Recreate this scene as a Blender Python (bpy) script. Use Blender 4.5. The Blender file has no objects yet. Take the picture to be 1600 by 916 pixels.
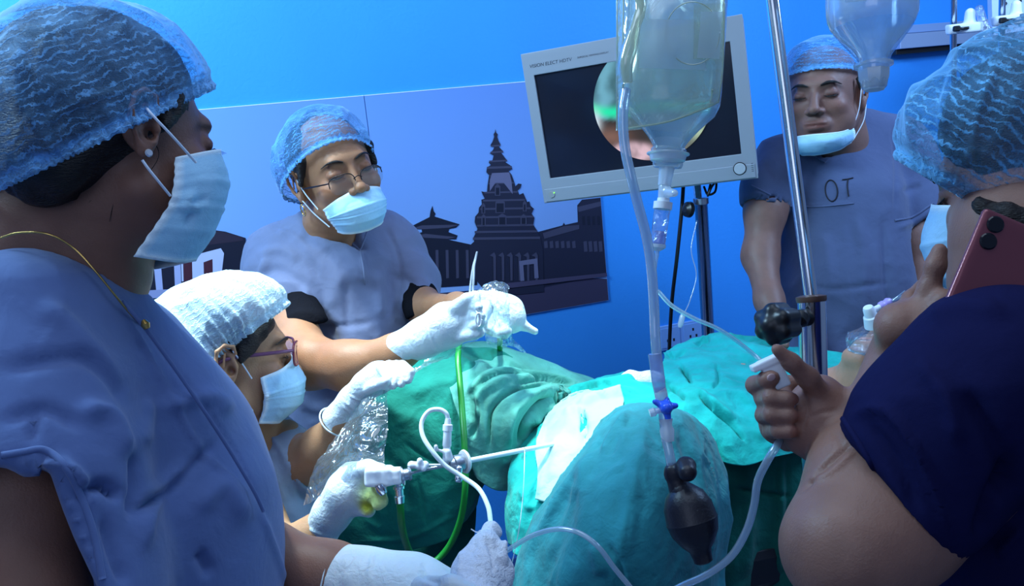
import bpy, math, random
import numpy as np
from mathutils import Matrix, Vector
from mathutils.geometry import tessellate_polygon
random.seed(4); rng = np.random.default_rng(4)
SC = bpy.context.scene; COL = SC.collection

# ------------------------------------------------------------------ camera, world, lights, exposure
FPX = 1300.0
PITCH, ROLL = math.radians(11.4), math.radians(-5.8)
CAM_LOC = np.array([0.0, 0.0, 1.55])
def _cam():
    cp, sp = math.cos(PITCH), math.sin(PITCH)
    fwd = np.array([0, cp, -sp]); right = np.array([1.0, 0, 0]); up = np.cross(right, fwd)
    R = np.stack([right, up, -fwd], 1)
    c, s = math.cos(ROLL), math.sin(ROLL)
    return R @ np.array([[c, -s, 0], [s, c, 0], [0, 0, 1]])
RC = _cam()
cam_d = bpy.data.cameras.new('camera'); cam = bpy.data.objects.new('camera', cam_d); COL.objects.link(cam)
M = np.eye(4); M[:3, :3] = RC; M[:3, 3] = CAM_LOC
cam.matrix_world = Matrix(M.tolist()); cam_d.sensor_width = 36; cam_d.lens = FPX / 1600 * 36; cam_d.clip_start = .02
SC.camera = cam
SC.view_settings.view_transform = 'Standard'; SC.view_settings.look = 'None'
SC.view_settings.exposure = 0.0; SC.view_settings.gamma = 1.0; SC.view_settings.use_curve_mapping = False
SC.cycles.max_bounces = 8; SC.cycles.transparent_max_bounces = 24; SC.cycles.use_denoising = True
SC.cycles.caustics_reflective = False; SC.cycles.caustics_refractive = False

def cs(px, py, d):                                # a point seen at (px, py) standing d metres deep
    return np.array([(px - 800) / FPX * d, (458 - py) / FPX * d, -d])
def world(V): return np.asarray(V) @ RC.T + CAM_LOC
def tocam(W): return (np.asarray(W) - CAM_LOC) @ RC
def wp(px, py, d): return world(cs(px, py, d))
DOWN = RC.T @ np.array([0, 0, -1.0])              # gravity

wd = bpy.data.worlds.new('world'); SC.world = wd; wd.use_nodes = True
bg = wd.node_tree.nodes['Background']; bg.inputs[0].default_value = (0.30, 0.50, 1.0, 1); bg.inputs[1].default_value = 0.26
def light(kind, name, loc, target, energy, color, size=.5, spot=40, blend=.5, size_y=None):
    l = bpy.data.lights.new(name, kind); o = bpy.data.objects.new(name, l); COL.objects.link(o)
    o.location = loc; l.energy = energy; l.color = color
    if kind == 'AREA':
        l.size = size
        if size_y: l.shape = 'RECTANGLE'; l.size_y = size_y
    if kind == 'SPOT': l.spot_size = math.radians(spot); l.spot_blend = blend; l.shadow_soft_size = size
    d = Vector(target) - Vector(loc); o.rotation_euler = d.to_track_quat('-Z', 'Y').to_euler()
    return o
# surgical lamp over the table (two of its heads), cool room light from the upper left, weak fill from overhead
light('SPOT', 'surgical_lamp_light', (-.62, 1.50, 2.75), wp(500, 640, 1.46), 300, (.80, .97, 1.0), .10, 27, .75)
light('SPOT', 'surgical_lamp_light', (.10, 1.75, 2.75), wp(880, 665, 1.5), 300, (.74, 1.0, .98), .10, 24, .95)
light('AREA', 'wall_wash_light', (-1.3, 1.2, 2.7), (-.3, 2.6, 1.7), 58, (.44, .74, 1.0), .6)
light('AREA', 'wall_wash_light', (1.7, 1.6, 2.3), (.7, 3.0, .8), 28, (.34, .58, 1.0), .6)  # added only to brighten the lower wall, stands for no lamp
light('AREA', 'overhead_fill_light', (.2, .9, 2.9), (.2, 1.3, 0), 15, (.62, .78, 1.0), 1.4)  # wide soft fill from overhead, no fitting behind it
light('AREA', 'room_fill_light', (-.5, -.9, 2.2), (0, 1.2, 1.1), 6, (.60, .72, 1.0), 1.2)

# ------------------------------------------------------------------ mesh helpers
def tagit(o, label=None, cat=None, group=None, kind=None):
    if label: o['label'] = label
    if cat: o['category'] = cat
    if group: o['group'] = group
    if kind: o['kind'] = kind
    return o
def thing(name, loc, label, cat, group=None):      # loc in camera space
    o = bpy.data.objects.new(name, None); COL.objects.link(o); o.location = world(loc); o.empty_display_size = .05
    return tagit(o, label, cat, group)
def rootloc(o):
    l = np.zeros(3)
    while o is not None: l = l + np.array(o.location); o = o.parent
    return l
def mk(name, V, Fs, mat, parent=None, loc=None, smooth=True, col=None, solid=0, bevel=0, iscam=True, sub=0):
    W = world(V) if iscam else np.asarray(V, float)
    base = rootloc(parent) if parent is not None else (world(loc) if loc is not None else (W.min(0) + W.max(0)) / 2 * np.array([1, 1, 0]) + np.array([0, 0, W[:, 2].min()]))
    me = bpy.data.meshes.new(name)
    Wl = (W - base).astype(np.float32)
    if isinstance(Fs, np.ndarray):
        n, m = Fs.shape
        me.vertices.add(len(Wl)); me.vertices.foreach_set('co', Wl.ravel())
        me.loops.add(n * m); me.loops.foreach_set('vertex_index', Fs.astype(np.int32).ravel())
        me.polygons.add(n); me.polygons.foreach_set('loop_start', np.arange(0, n * m, m, dtype=np.int32)); me.polygons.foreach_set('loop_total', np.full(n, m, dtype=np.int32))
        me.update(calc_edges=True); me.validate()
    else:
        me.from_pydata(Wl.tolist(), [], [tuple(int(i) for i in f) for f in Fs]); me.update()
    if smooth: me.polygons.foreach_set('use_smooth', np.ones(len(me.polygons), bool))
    if col is not None:
        a = me.color_attributes.new('tint', 'FLOAT_COLOR', 'POINT')
        c4 = np.ones((len(Wl), 4), np.float32); c4[:, :3] = col; a.data.foreach_set('color', c4.ravel())
    me.materials.append(mat)
    o = bpy.data.objects.new(name, me); COL.objects.link(o)
    if parent is not None: o.parent = parent
    else: o.location = base
    if solid: md = o.modifiers.new('solid', 'SOLIDIFY'); md.thickness = solid; md.offset = 0
    if bevel: md = o.modifiers.new('bevel', 'BEVEL'); md.width = bevel; md.segments = 2; md.limit_method = 'ANGLE'
    if sub: md = o.modifiers.new('sub', 'SUBSURF'); md.levels = sub; md.render_levels = sub
    return o
def vnormals(V, Fs):
    Fs = np.asarray(Fs); a, b, c = V[Fs[:, 0]], V[Fs[:, 1]], V[Fs[:, 2]]
    fn = np.cross(b - a, c - a) if Fs.shape[1] == 3 else np.cross(c - a, V[Fs[:, 3]] - b)
    N = np.zeros_like(V)
    for j in range(Fs.shape[1]):
        for k in range(3): N[:, k] += np.bincount(Fs[:, j], fn[:, k], len(V))
    return N / (np.linalg.norm(N, axis=1, keepdims=True) + 1e-12)
def hsh(i, s): 
    x = (i[..., 0] * 73856093 ^ i[..., 1] * 19349663 ^ i[..., 2] * 83492791 ^ (s * 2654435)) & 0xffffff
    x = (x * 1103515245 + 12345) & 0x7fffffff; x ^= x >> 11; x = (x * 69069 + 1) & 0x7fffffff
    return (x >> 7 & 0xffff) / 65535.0
def vnoise(P, s=0):
    I = np.floor(P).astype(np.int64); f = P - I; f = f * f * (3 - 2 * f); r = 0
    for dx in (0, 1):
        for dy in (0, 1):
            for dz in (0, 1):
                w = (f[..., 0] if dx else 1 - f[..., 0]) * (f[..., 1] if dy else 1 - f[..., 1]) * (f[..., 2] if dz else 1 - f[..., 2])
                r = r + w * hsh(I + np.array([dx, dy, dz]), s)
    return r * 2 - 1
def fbm(P, s=0, o=3): return sum(vnoise(P * 2 ** k, s + k) / 2 ** k for k in range(o))
def wrinkle(V, N, amp, scale, seed=0, aniso=(1, 1, 1)):
    P = V / scale * np.array(aniso); P = P + .6 * np.stack([vnoise(P * .7, seed + 5), vnoise(P * .7, seed + 6), vnoise(P * .7, seed + 7)], -1)
    r = 1 - 2 * np.abs(vnoise(P, seed)); return V + N * (amp * r)[:, None]
def catmull(P, n):
    P = np.asarray(P, float); m = len(P)
    if m == 2: return P[0] + (P[1] - P[0]) * np.linspace(0, 1, n).reshape((-1,) + (1,) * (P.ndim - 1))
    E = np.concatenate([[2 * P[0] - P[1]], P, [2 * P[-1] - P[-2]]]); t = np.linspace(0, m - 1, n); i = np.minimum(t.astype(int), m - 2); u = (t - i)
    u = u.reshape((-1,) + (1,) * (P.ndim - 1))
    a, b, c, d = E[i], E[i + 1], E[i + 2], E[i + 3]
    return .5 * (2 * b + (c - a) * u + (2 * a - 5 * b + 4 * c - d) * u ** 2 + (3 * b - a - 3 * c + d) * u ** 3)
def project(V): return np.stack([800 + FPX * V[:, 0] / -V[:, 2], 458 - FPX * V[:, 1] / -V[:, 2]], 1)
def fold(V, N, pts, w, amp):
    """raise (amp>0) or sink a soft crease on the side facing the camera, traced along pts (w in picture units, amp in metres)"""
    Q = project(V); L = catmull(pts, 30); face = np.sum(N * -V, 1) > 0
    m = face & (Q[:, 0] > L[:, 0].min() - 3 * w) & (Q[:, 0] < L[:, 0].max() + 3 * w) & (Q[:, 1] > L[:, 1].min() - 3 * w) & (Q[:, 1] < L[:, 1].max() + 3 * w)
    idx = np.nonzero(m)[0]
    if len(idx) == 0: return V
    best = np.full(len(idx), 1e9); tt = np.zeros(len(idx)); q = Q[idx]
    for i in range(len(L) - 1):
        a, b = L[i], L[i + 1]; ab = b - a; h = np.clip(((q - a) @ ab) / (ab @ ab + 1e-9), 0, 1)
        dd = np.linalg.norm(q - a - h[:, None] * ab, axis=1); s = dd < best; best[s] = dd[s]; tt[s] = (i + h[s]) / (len(L) - 1)
    pr = np.exp(-(best / w) ** 2) * np.clip(np.sin(np.pi * np.clip(tt, .02, .98)) * 1.8, 0, 1)
    V = V.copy(); V[idx] += N[idx] * (1.4 * amp * pr)[:, None]; return V
def folds(V, Fs, L):
    N = vnormals(V, Fs)
    for pts, w, a in L: V = fold(V, N, pts, w, a)
    return V
def grid_faces(nu, nv, closed=False):
    i, j = np.meshgrid(np.arange(nu - 1), np.arange(nv if closed else nv - 1), indexing='ij'); j2 = (j + 1) % nv
    return np.stack([i * nv + j, (i + 1) * nv + j, (i + 1) * nv + j2, i * nv + j2], -1).reshape(-1, 4)
def loft(rows, nu, nv):
    """smooth surface through rows of (px, py, depth) control points"""
    R = np.array([catmull([cs(*p) for p in r], nv) for r in rows]); G = catmull(R, nu)
    return G.reshape(-1, 3), grid_faces(nu, nv)
def tube_vf(P, r, n=10, seg=60, smooth=True, flat=1.0):
    P = np.asarray(P, float); P = catmull(P, seg) if smooth else P; m = len(P)
    rr = np.interp(np.linspace(0, 1, m), np.linspace(0, 1, len(np.atleast_1d(r))), np.atleast_1d(r))
    T = np.gradient(P, axis=0); T /= np.linalg.norm(T, axis=1, keepdims=True) + 1e-12
    a = np.array([0, 0, 1.0]) if abs(T[0][2]) < .9 else np.array([1.0, 0, 0]); u = np.cross(T[0], a); u /= np.linalg.norm(u); V = []
    for i in range(m):
        u = u - T[i] * (u @ T[i]); u /= np.linalg.norm(u); v = np.cross(T[i], u)
        th = np.arange(n) / n * 2 * np.pi; V.append(P[i] + rr[i] * (np.cos(th)[:, None] * u + flat * np.sin(th)[:, None] * v))
    V = np.concatenate(V + [P[:1], P[-1:]]); Fs = grid_faces(m, n, True).tolist(); c0, c1 = m * n, m * n + 1
    Fs += [(c0, (j + 1) % n, j) for j in range(n)] + [(c1, (m - 1) * n + j, (m - 1) * n + (j + 1) % n) for j in range(n)]
    return V, Fs
def tube(name, pts, r, mat, parent=None, n=10, seg=60, smooth=True, iscs=False, flat=1.0):
    P = np.array(pts, float) if iscs else np.array([cs(*p) for p in pts]); V, Fs = tube_vf(P, r, n, seg if smooth else 0, smooth, flat); return mk(name, V, Fs, mat, parent)
def lathe(name, a, b, prof, mat, parent=None, n=32, sx=1.0, sy=1.0, xdir=None, closed=True):
    """turned solid on the axis a->b; prof = [(t along axis 0..1, radius m)]"""
    a, b = np.asarray(a, float), np.asarray(b, float); T = (b - a) / np.linalg.norm(b - a)
    x = np.array(xdir if xdir is not None else (1.0, 0, 0)); x = x if abs(x @ T) < .95 * np.linalg.norm(x) else np.array([0, 1.0, 0]); x = x - T * (x @ T); x /= np.linalg.norm(x); y = np.cross(T, x)
    th = np.arange(n) / n * 2 * np.pi; V = []
    for t, r in prof: V.append(a + (b - a) * t + r * (sx * np.cos(th)[:, None] * x + sy * np.sin(th)[:, None] * y))
    m = len(prof); V = np.concatenate(V); Fs = grid_faces(m, n, True).tolist()
    if closed: Fs += [tuple(range(n))[::-1], tuple((m - 1) * n + j for j in range(n))]
    o = mk(name, V, Fs, mat, parent); md = o.modifiers.new('es', 'EDGE_SPLIT'); md.split_angle = math.radians(38); return o
def boxvf(c, X, Y, Z):
    """box with centre c and half vectors X, Y, Z"""
    c, X, Y, Z = [np.asarray(q, float) for q in (c, X, Y, Z)]
    V = [c + i * X + j * Y + k * Z for i in (-1, 1) for j in (-1, 1) for k in (-1, 1)]
    return np.array(V), [(0, 1, 3, 2), (4, 6, 7, 5), (0, 4, 5, 1), (2, 3, 7, 6), (0, 2, 6, 4), (1, 5, 7, 3)]
def box(name, c, X, Y, Z, mat, parent=None, bevel=.002, iscam=True):
    V, Fs = boxvf(c, X, Y, Z); return mk(name, V, Fs, mat, parent, smooth=False, bevel=bevel, iscam=iscam)
def plate(name, P, nrm, th, mat, parent=None, bevel=0, col=None):
    """extruded outline polygon; P camera-space points in one plane"""
    P = np.asarray(P, float); nrm = np.asarray(nrm, float); n = len(P)
    tri = tessellate_polygon([[Vector(p) for p in P]])
    V = np.concatenate([P, P + nrm * th]); Fs = [tuple(t) for t in tri] + [tuple(i + n for i in t[::-1]) for t in tri] + [(i, (i + 1) % n, (i + 1) % n + n, i + n) for i in range(n)]
    return mk(name, V, Fs, mat, parent, smooth=False, bevel=bevel)

# ------------------------------------------------------------------ signed-distance bodies
class Prim:
    def __init__(s, f, lo, hi, k=.01, op='u'): s.f, s.lo, s.hi, s.k, s.op = f, np.array(lo), np.array(hi), k, op
def rc(a, b, ra, rb, k=.01, op='u'):
    a, b = np.asarray(a, float), np.asarray(b, float); ba = b - a; l2 = ba @ ba + 1e-12
    def f(P):
        h = np.clip(((P - a) @ ba) / l2, 0, 1); return np.linalg.norm(P - a - h[..., None] * ba, axis=-1) - (ra + (rb - ra) * h)
    r = max(ra, rb); return Prim(f, np.minimum(a, b) - r, np.maximum(a, b) + r, k, op)
def el(c, r, R=np.eye(3), k=.01, op='u'):
    c, r = np.asarray(c, float), np.asarray(r, float)
    def f(P):
        Q = (P - c) @ R; k0 = np.linalg.norm(Q / r, axis=-1); k1 = np.linalg.norm(Q / (r * r), axis=-1); return k0 * (k0 - 1) / (k1 + 1e-9)
    e = np.sqrt(((R * r) ** 2).sum(1)); return Prim(f, c - e, c + e, k, op)
def rbox(c, hx, rad, R=np.eye(3), k=.005, op='u'):
    c, hx = np.asarray(c, float), np.asarray(hx, float)
    def f(P):
        q = np.abs((P - c) @ R) - hx + rad; return np.linalg.norm(np.maximum(q, 0), axis=-1) + np.minimum(q.max(-1), 0) - rad
    e = (np.abs(R) * hx).sum(1); return Prim(f, c - e, c + e, k, op)
def half(p, n, k=.004):                             # keep the side n points to
    p, n = np.asarray(p, float), np.asarray(n, float); n = n / np.linalg.norm(n)
    return Prim(lambda P: (P - p) @ n, [-9] * 3, [9] * 3, k, 's')
def pc(L, k=.012, op='u'):                          # chain of (px, py, depth, radius in picture units)
    A = [(cs(*q[:3]), q[3] * q[2] / FPX) for q in L]
    if len(A) == 1: return [rc(A[0][0], A[0][0] + 1e-4, A[0][1], A[0][1], k, op)]
    return [rc(A[i][0], A[i + 1][0], A[i][1], A[i + 1][1], k, op) for i in range(len(A) - 1)]
def cutoff(c, r, p, n, k=.004):                     # take away what lies past the plane (p, n) inside a ball round c
    c, p, n = np.asarray(c, float), np.asarray(p, float), np.asarray(n, float) / np.linalg.norm(n)
    return Prim(lambda P: np.maximum(np.linalg.norm(P - c, axis=-1) - r, -((P - p) @ n)), c - r, c + r, k, 's')
def ip(a, b):                                       # plane through the eye and two picture points
    n = np.cross(cs(*a, 1.0), cs(*b, 1.0)); return n / np.linalg.norm(n)
def gcut(a, b, k=.002):
    T = cs(*b) - cs(*a); return half(cs(*a), T, k)
def eul(ax, ay, az): return np.array((Matrix.Rotation(math.radians(az), 3, 'Z') @ Matrix.Rotation(math.radians(ay), 3, 'Y') @ Matrix.Rotation(math.radians(ax), 3, 'X')))
def pe(c, r, rot=(0, 0, 0), k=.012, op='u'):
    s = c[2] / FPX; return el(cs(*c), np.array(r) * s, eul(*rot), k, op)
def polygonize(prims, h, N=22):
    U = [p for p in prims if p.op == 'u']; lo = np.min([p.lo for p in U], 0) - 3 * h; hi = np.max([p.hi for p in U], 0) + 3 * h
    n = np.ceil((hi - lo) / h).astype(int) + 2; nc = -(-n // N); VV, II, FF = [], [], []; ny, nz = n[1] + N * 2 + 4, n[2] + N * 2 + 4
    for cx in range(nc[0]):
        for cy in range(nc[1]):
            for cz in range(nc[2]):
                i0 = np.array([cx, cy, cz]) * N; a = lo + i0 * h; b = a + (N + 2) * h
                act = [p for p in prims if np.all(p.lo - p.k - 2 * h < b) and np.all(p.hi + p.k + 2 * h > a)]
                if not any(p.op == 'u' for p in act): continue
                g = np.arange(N + 2) * h; P = np.stack(np.meshgrid(a[0] + g, a[1] + g, a[2] + g, indexing='ij'), -1)
                Fd = np.full(P.shape[:3], .2)
                for p in act:
                    d = p.f(P); k = p.k
                    if p.op == 'u': hh = np.maximum(k - np.abs(Fd - d), 0) / k; Fd = np.minimum(Fd, d) - hh * hh * k * .25
                    else: hh = np.maximum(k - np.abs(Fd + d), 0) / k; Fd = np.maximum(Fd, -d) + hh * hh * k * .25
                S = Fd < 0
                if S.all() or not S.any(): continue
                m = N + 1; acc = np.zeros((m, m, m, 3)); cnt = np.zeros((m, m, m))
                for ax in range(3):
                    for o1 in (0, 1):
                        for o2 in (0, 1):
                            off = [0, 0, 0]; oth = [q for q in range(3) if q != ax]; off[oth[0]] = o1; off[oth[1]] = o2
                            sl = tuple(slice(off[q], off[q] + m) for q in range(3)); off2 = list(off); off2[ax] += 1
                            s2 = tuple(slice(off2[q], off2[q] + m) for q in range(3)); f0, f1 = Fd[sl], Fd[s2]; c = (f0 < 0) != (f1 < 0)
                            t = np.where(c, f0 / np.where(c, f0 - f1, 1), 0); pos = np.zeros((m, m, m, 3)) + np.array(off); pos[..., ax] += t
                            acc += pos * c[..., None]; cnt += c
                cell = cnt > 0; ii = np.stack(np.nonzero(cell), 1); vp = a + (ii + acc[cell] / cnt[cell][:, None]) * h
                gid = ((ii + i0)[:, 0] * ny + (ii + i0)[:, 1]) * nz + (ii + i0)[:, 2]; VV.append(vp); II.append(gid)
                for ax in range(3):
                    oth = [(ax + 1) % 3, (ax + 2) % 3]; s = [slice(1, N + 1)] * 3; s2 = list(s); s2[ax] = slice(2, N + 2)
                    f0, f1 = S[tuple(s)], S[tuple(s2)]; c = np.stack(np.nonzero(f0 != f1), 1) + 1
                    if len(c) == 0: continue
                    e1 = np.zeros(3, int); e1[oth[0]] = 1; e2 = np.zeros(3, int); e2[oth[1]] = 1
                    q = [c - e1 - e2, c - e2, c, c - e1]; G = np.stack([((w + i0)[:, 0] * ny + (w + i0)[:, 1]) * nz + (w + i0)[:, 2] for w in q], 1)
                    fl = ~S[tuple(c.T)]; G[fl] = G[fl][:, ::-1]; FF.append(G)
    ids = np.concatenate(II); V = np.concatenate(VV); u, first, = np.unique(ids, return_index=True); V = V[first]
    G = np.concatenate(FF); Fi = np.searchsorted(u, G); Fi = np.clip(Fi, 0, len(u) - 1); ok = np.all(u[Fi] == G, axis=1); return V, Fi[ok]
def relax(V, Fs, it=1):
    for _ in range(it):
        A = np.zeros_like(V); c = np.zeros(len(V))
        for j in range(4):
            for nb in (Fs[:, (j + 1) % 4], Fs[:, (j + 3) % 4]):
                for k in range(3): A[:, k] += np.bincount(Fs[:, j], V[nb, k], len(V))
                c += np.bincount(Fs[:, j], minlength=len(V))
        V = np.where(c[:, None] > 0, .4 * V + .6 * A / np.maximum(c, 1)[:, None], V)
    return V
def prune(V, Fs, keep):
    Fs = Fs[np.all(keep[Fs], axis=1)]; used = np.unique(Fs); mp = np.full(len(V), -1); mp[used] = np.arange(len(used)); return V[used], mp[Fs]
def body(name, prims, h, mat, parent, it=1, wr=None, fl=None, col=None, loc=None, fine=None):
    V, Fs = polygonize(prims, h); V = relax(V, Fs, it)
    if wr:
        for w in wr: V = wrinkle(V, vnormals(V, Fs), *w)
    if fl: V = folds(V, Fs, fl)
    c = col(V) if col else None
    o = mk(name, V, Fs, mat, parent, col=c, loc=loc); o['_n'] = len(V); return o
class Fr:                                           # a head's own frame: x to its left, y forward, z up (metres)
    def __init__(s, R, t, sc=1.0, w=1.0): s.R, s.t, s.s, s.w = np.array(R, float), np.array(t, float), sc, w
    def p(s, x, y, z): return s.R @ (np.array([x * s.w, y, z]) * s.s) + s.t
    def rc(s, a, b, ra, rb, k=.008, op='u'): return rc(s.p(*a), s.p(*b), ra * s.s, rb * s.s, k * s.s, op)
    def el(s, c, r, rot=(0, 0, 0), k=.008, op='u'): return el(s.p(*c), np.array(r) * s.s * np.array([s.w, 1, 1]), s.R @ eul(*rot), k * s.s, op)
    def loc(s, V): return ((V - s.t) @ s.R) / s.s / np.array([s.w, 1, 1])
def base_frame(view):
    f = np.array(view, float); f /= np.linalg.norm(f); u = np.array([0, 1, 0.]); u -= f * (u @ f); u /= np.linalg.norm(u); return np.stack([-np.cross(f, u), f, u], 1)
# ------------------------------------------------------------------ materials
def nodes(name):
    m = bpy.data.materials.new(name); m.use_nodes = True; nt = m.node_tree; return m, nt, nt.nodes['Principled BSDF']
def N_(nt, t, **kw):
    n = nt.nodes.new(t)
    for k, v in kw.items():
        if k in n.inputs.keys() if isinstance(k, str) else False: n.inputs[k].default_value = v
        else: setattr(n, k, v)
    return n
def plain(name, c, rough=.5, metal=0, spec=.5, sheen=0, bump=None, var=0.0, tint=False, alpha=1, sss=0, coat=0, emis=None, trans=0, ior=1.45, vscale=8):
    m, nt, b = nodes(name); L = nt.links.new
    b.inputs['Base Color'].default_value = (*c, 1); b.inputs['Roughness'].default_value = rough; b.inputs['Metallic'].default_value = metal
    b.inputs['Specular IOR Level'].default_value = spec; b.inputs['Alpha'].default_value = alpha; b.inputs['Transmission Weight'].default_value = trans; b.inputs['IOR'].default_value = ior
    b.inputs['Sheen Weight'].default_value = sheen; b.inputs['Coat Weight'].default_value = coat
    if sss: b.inputs['Subsurface Weight'].default_value = sss; b.inputs['Subsurface Radius'].default_value = (.9, .35, .2); b.inputs['Subsurface Scale'].default_value = .006
    tc = N_(nt, 'ShaderNodeTexCoord'); out = None
    if var:
        no = N_(nt, 'ShaderNodeTexNoise'); no.inputs['Scale'].default_value = vscale; no.inputs['Detail'].default_value = 5; L(tc.outputs['Object'], no.inputs['Vector'])
        mr = N_(nt, 'ShaderNodeMapRange'); mr.inputs['To Min'].default_value = 1 - var; mr.inputs['To Max'].default_value = 1 + var; mr.inputs['From Min'].default_value = .3; mr.inputs['From Max'].default_value = .7; L(no.outputs[0], mr.inputs[0])
        vm = N_(nt, 'ShaderNodeVectorMath', operation='SCALE'); vm.inputs[0].default_value = c; L(mr.outputs[0], vm.inputs['Scale']); out = vm.outputs[0]
    if tint:
        at = N_(nt, 'ShaderNodeAttribute', attribute_name='tint'); mu = N_(nt, 'ShaderNodeVectorMath', operation='MULTIPLY'); mu.inputs[1].default_value = c
        if out: L(out, mu.inputs[1])
        L(at.outputs['Color'], mu.inputs[0]); out = mu.outputs[0]
    if out: L(out, b.inputs['Base Color'])
    if emis: b.inputs['Emission Color'].default_value = (*emis[0], 1); b.inputs['Emission Strength'].default_value = emis[1]
    if bump:
        h = None
        for sc, st, *st3 in bump:
            no = N_(nt, 'ShaderNodeTexNoise'); no.inputs['Scale'].default_value = sc; no.inputs['Detail'].default_value = 4; no.inputs['Distortion'].default_value = .4
            mp = N_(nt, 'ShaderNodeMapping'); L(tc.outputs['Object'], mp.inputs[0]); L(mp.outputs[0], no.inputs['Vector'])
            if st3: mp.inputs['Scale'].default_value = st3[0]
            bm = N_(nt, 'ShaderNodeBump'); bm.inputs['Distance'].default_value = 1.0; bm.inputs['Strength'].default_value = 1
            mm = N_(nt, 'ShaderNodeMath', operation='MULTIPLY'); mm.inputs[1].default_value = st; L(no.outputs[0], mm.inputs[0]); L(mm.outputs[0], bm.inputs['Height'])
            if h: L(h, bm.inputs['Normal'])
            h = bm.outputs[0]
        L(h, b.inputs['Normal'])
    return m
def skinmat(name, c): return plain(name, c, .48, spec=.4, sss=.25, tint=True, var=.10, vscale=28, bump=[(420, .0004), (50, .0006)])
SK_A = skinmat('skin_deep_brown', (.235, .115, .08)); SK_B = skinmat('skin_tan', (.44, .24, .13)); SK_C = skinmat('skin_brown', (.37, .175, .090))
SK_D = skinmat('skin_ruddy', (.23, .118, .092)); SK_E = skinmat('skin_dusky', (.25, .128, .095)); SK_P = skinmat('skin_patient', (.60, .30, .19))
HAIR = plain('dark_hair', (.012, .009, .009), .45, bump=[(180, .004, (1, 1, 4))])
def scrubs(name, c): return plain(name, c, .85, spec=.15, sheen=.25, var=.07, vscale=14, bump=[(1600, .0002), (18, .004)])
SCR_A = scrubs('scrubs_blue_grey', (.11, .17, .37)); SCR_B = scrubs('scrubs_soft_grey', (.30, .38, .50)); SCR_C = scrubs('scrubs_grey', (.17, .195, .31))
SCR_D = scrubs('scrubs_slate', (.080, .105, .20)); SCR_E = plain('scrubs_navy', (.0075, .0085, .048), .85, spec=.08, var=.08, vscale=14, bump=[(1600, .0002), (18, .004)])
BLACKC = plain('black_cloth', (.006, .006, .009), .9, spec=.08, bump=[(200, .001)])
def drapes(name, c, t=.0): return plain(name, c, .8, spec=.15, sheen=.08, var=.22, vscale=11, bump=[(1400, .0002), (60, .0016), (24, .006)])
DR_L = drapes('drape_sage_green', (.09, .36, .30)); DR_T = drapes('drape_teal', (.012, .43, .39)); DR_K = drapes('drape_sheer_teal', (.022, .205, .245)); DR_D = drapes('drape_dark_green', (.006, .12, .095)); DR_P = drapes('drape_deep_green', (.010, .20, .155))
GLOVE = plain('latex_glove', (.66, .75, .78), .42, spec=.4, sss=.15, tint=True, bump=[(60, .0035), (300, .0005)])
MASK = plain('mask_paper', (.42, .74, .96), .75, spec=.2, tint=True, bump=[(900, .0004), (70, .0015)])
MASKLOOP = plain('mask_loop_white', (.75, .85, .95), .7)
CHROME = plain('chrome', (.75, .78, .82), .16, metal=1); STEEL = plain('brushed_steel', (.62, .66, .72), .32, metal=1); BLACKP = plain('black_plastic', (.01, .01, .012), .35)
WHITEP = plain('white_plastic', (.80, .85, .9), .35, spec=.4); GREYP = plain('monitor_grey_plastic', (.29, .32, .37), .45); GOLD = plain('gold', (.8, .5, .15), .25, metal=1)
GEM = plain('clear_stone', (.85, .9, .95), .05, metal=.6); GAUZE = plain('gauze', (.82, .86, .92), .95, bump=[(500, .0015), (80, .006)])
RUBBER = plain('black_rubber', (.014, .013, .02), .38, spec=.5, bump=[(300, .0004)]); GREENC = plain('green_cable', (.012, .24, .03), .35)
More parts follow.
